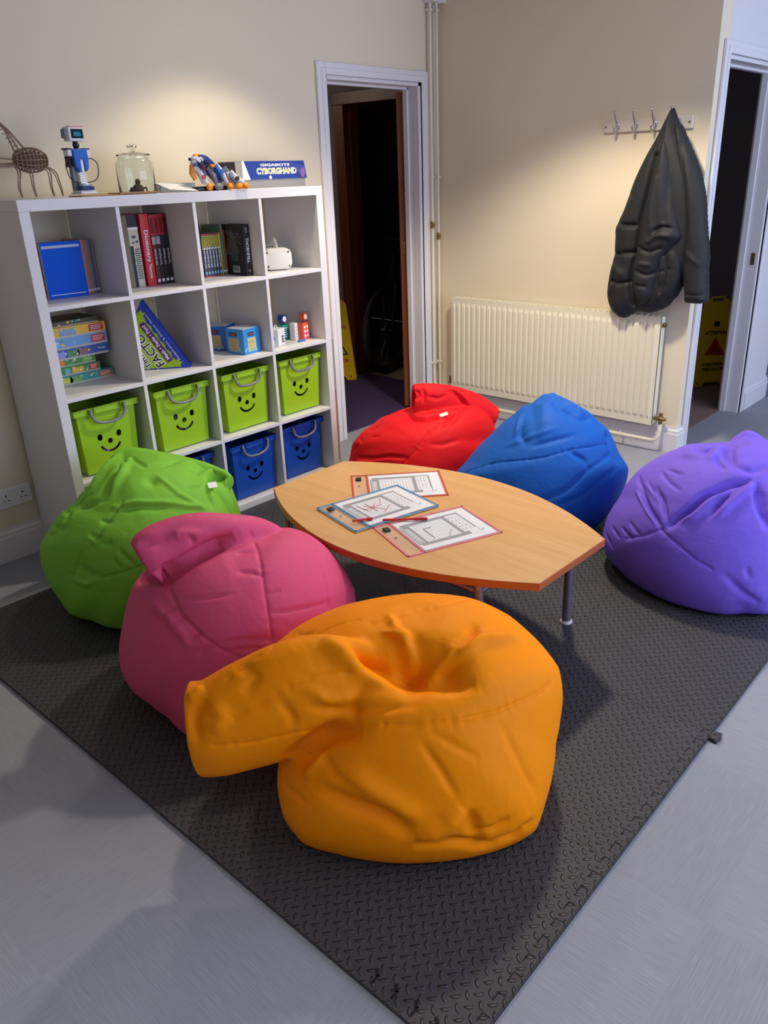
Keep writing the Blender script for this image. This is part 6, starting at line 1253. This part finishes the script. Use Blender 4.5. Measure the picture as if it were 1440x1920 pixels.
BAGS['purple'] = dict(c=[1.555,-2.4,0.282], w=[-0.879,-0.287,0.38], z0=0.0128,
 prof=[1.068,1.084,1.097,1.139,1.081,1.081,1.061,1.026,1.006,0.915,0.904,0.906,0.945,0.953,0.988,1.015,1.043,1.054,1.045,1.092,1.121,1.117,1.05,1.026,1.02,1.032,1.035,1.045,1.053,1.022,1.063,1.016,1.019,1.027,1.054,1.036],
 rings=[[0.012,1.55,-2.4,0.266,0.266],[0.018,1.55,-2.4,0.312,0.312],[0.055,1.552,-2.4,0.353,0.353],[0.147,1.555,-2.4,0.38,0.38],[0.255,1.559,-2.4,0.369,0.369],[0.363,1.563,-2.4,0.323,0.323],[0.455,1.566,-2.4,0.251,0.251],[0.52,1.569,-2.4,0.171,0.171],[0.552,1.57,-2.4,0.077,0.077]],
 flaps=[[[[1.729,-2.531,0.382,0.1,0.08,1.5708],[1.707,-2.458,0.46,0.09,0.07,1.5708],[1.701,-2.414,0.518,0.06,0.05,1.5708],[1.695,-2.39,0.547,0.035,0.025,1.5708]],0]],
 tags=[],
 folds=[
('v',0.024,0.014,[[1.213,-2.339,0.315],[1.225,-2.361,0.341],[1.239,-2.381,0.365],[1.264,-2.406,0.399],[1.294,-2.428,0.43],[1.323,-2.46,0.452],[1.352,-2.49,0.472],[1.376,-2.522,0.482],[1.405,-2.552,0.49]]),
('r',0.012,0.014,[[1.222,-2.353,0.335],[1.232,-2.385,0.354],[1.246,-2.417,0.372],[1.273,-2.44,0.406],[1.307,-2.461,0.437],[1.323,-2.484,0.447],[1.34,-2.506,0.457]]),
('v',0.014,0.014,[[1.261,-2.471,0.381],[1.283,-2.48,0.407],[1.308,-2.489,0.431],[1.328,-2.502,0.448],[1.351,-2.515,0.464]]),
('r',0.014,0.014,[[1.26,-2.484,0.375],[1.293,-2.506,0.409],[1.33,-2.526,0.44],[1.365,-2.545,0.463],[1.404,-2.563,0.483]]),
('v',0.018,0.014,[[1.407,-2.563,0.485],[1.382,-2.58,0.457],[1.362,-2.596,0.427],[1.347,-2.621,0.389],[1.336,-2.645,0.349]]),
('v',0.009,0.009,[[1.415,-2.126,0.402],[1.332,-2.181,0.389],[1.284,-2.22,0.363],[1.241,-2.271,0.34],[1.214,-2.314,0.311]]),
('v',0.01,0.009,[[1.317,-2.241,0.416],[1.289,-2.269,0.4],[1.266,-2.296,0.383],[1.242,-2.316,0.359],[1.223,-2.335,0.334]]),
('v',0.007,0.008,[[1.33,-2.175,0.38],[1.284,-2.22,0.363],[1.247,-2.26,0.343],[1.226,-2.292,0.326],[1.21,-2.321,0.306]]),
('r',0.006,0.007,[[1.35,-2.184,0.408],[1.31,-2.225,0.399],[1.28,-2.261,0.385],[1.253,-2.288,0.364],[1.231,-2.313,0.342]]),
('r',0.007,0.008,[[1.341,-2.154,0.371],[1.289,-2.205,0.357],[1.249,-2.249,0.339],[1.229,-2.28,0.325],[1.214,-2.309,0.31]]),
('v',0.006,0.007,[[1.344,-2.197,0.413],[1.313,-2.226,0.403],[1.289,-2.251,0.39],[1.261,-2.281,0.37],[1.236,-2.31,0.349]]),
('v',0.005,0.007,[[1.251,-2.149,0.251],[1.237,-2.167,0.247],[1.226,-2.184,0.242],[1.218,-2.199,0.239],[1.21,-2.214,0.235]]),
('v',0.005,0.007,[[1.285,-2.095,0.223],[1.262,-2.118,0.221],[1.245,-2.138,0.217],[1.238,-2.148,0.214],[1.232,-2.157,0.21]]),
('v',0.005,0.007,[[1.248,-2.181,0.283],[1.231,-2.203,0.276],[1.218,-2.223,0.267],[1.211,-2.237,0.263],[1.205,-2.251,0.259]]),
('v',0.006,0.007,[[1.317,-2.053,0.177],[1.279,-2.085,0.171],[1.253,-2.113,0.164],[1.237,-2.137,0.151]]),
('s',0.003,0.005,[[1.208,-2.323,0.3],[1.199,-2.363,0.283],[1.193,-2.403,0.265],[1.19,-2.435,0.25],[1.189,-2.466,0.233],[1.193,-2.494,0.223],[1.198,-2.521,0.211]]),
('s',0.003,0.005,[[1.209,-2.322,0.304],[1.205,-2.29,0.283],[1.204,-2.257,0.26],[1.209,-2.224,0.244],[1.218,-2.19,0.225]]),
('v',0.016,0.014,[[1.546,-2.281,0.52],[1.522,-2.308,0.524],[1.504,-2.333,0.526],[1.529,-2.343,0.529],[1.561,-2.351,0.53]]),
('r',0.014,0.02,[[1.562,-2.375,0.532],[1.478,-2.385,0.529],[1.424,-2.386,0.516]]),
('v',0.014,0.016,[[1.591,-2.399,0.537],[1.48,-2.435,0.536],[1.436,-2.464,0.527],[1.408,-2.488,0.513]]),
('v',0.01,0.01,[[1.455,-2.395,0.524],[1.423,-2.424,0.517],[1.398,-2.45,0.507]]),
('v',0.005,0.008,[[1.38,-2.249,0.467],[1.366,-2.275,0.47],[1.355,-2.3,0.471],[1.352,-2.314,0.472],[1.349,-2.327,0.474]]),
('v',0.005,0.008,[[1.373,-2.232,0.455],[1.344,-2.261,0.449],[1.322,-2.287,0.442],[1.307,-2.314,0.437],[1.296,-2.34,0.431]]),
('r',0.008,0.02,[[1.461,-2.261,0.505],[1.448,-2.297,0.514],[1.444,-2.328,0.519],[1.439,-2.36,0.519],[1.435,-2.391,0.519]]),
('v',0.01,0.018,[[1.389,-2.584,0.46],[1.377,-2.595,0.442],[1.367,-2.606,0.423],[1.368,-2.616,0.415],[1.369,-2.625,0.407]]),
('v',0.006,0.014,[[1.21,-2.555,0.202],[1.223,-2.589,0.17],[1.242,-2.621,0.136],[1.265,-2.651,0.109],[1.298,-2.678,0.078]]),
('v',0.005,0.012,[[1.249,-2.615,0.231],[1.251,-2.626,0.21],[1.254,-2.637,0.189]]),
('v',0.01,0.016,[[1.418,-2.484,0.519],[1.42,-2.511,0.514],[1.425,-2.538,0.509],[1.451,-2.556,0.515],[1.482,-2.572,0.519]])])
M_TAG = mat('white_care_label', (226, 222, 214), .6)
BAGLOOK = {
 'orange': ((255, 146, 0), 'bright orange beanbag with a deep dent on top, nearest the viewer', [((805, 0), None)]),
 'pink': ((214, 84, 122), 'pink beanbag with a folded-over neck, between the green and orange ones', None),
 'green': ((122, 184, 58), 'grass green beanbag in front of the bookshelf, at far left', None),
 'red': ((222, 24, 32), 'red beanbag with a rolled neck, behind the table near the dark doorway', None),
 'blue': ((26, 88, 176), 'blue beanbag with a pointed top, behind the table in front of the radiator', None),
 'purple': ((124, 98, 220), 'purple beanbag at the right edge, beside the table end', None)}
for nm, d in BAGS.items():
    rgb, lb, _ = BAGLOOK[nm]
    me = bag_base(d); bag_finish(me, d); me.name = 'cover'
    M = woven(nm + '_bag_cloth', rgb); me.materials.clear(); me.materials.append(M)
    bx, by = d['rings'][0][1], d['rings'][0][2]
    t = thing('beanbag', lb, 'beanbag', (bx, by, .0125))
    me.transform(Matrix.Translation((-bx, -by, -.0125)))
    o = bpy.data.objects.new('cover', me); COL.objects.link(o); o.parent = t
    for k, (p, n, u) in enumerate(d.get('tags', [])):
        p, n, u = Vector(p), Vector(n).normalized(), Vector(u); p = p + n * .003; u = (u - n * u.dot(n)).normalized(); v = n.cross(u); base = Vector((bx, by, .0125))
        b = MB(); V = [p - base + u * a + v * c + n * (h + q) for q in (0, .0012) for a, c, h in ((-.019, -.011, .0), (.019, -.011, .010), (.019, .011, .012), (-.019, .011, .002))]
        b.add(V, [(0, 3, 2, 1), (4, 5, 6, 7), (0, 1, 5, 4), (1, 2, 6, 5), (2, 3, 7, 6), (3, 0, 4, 7)]); b.build('care_label', M_TAG, t)
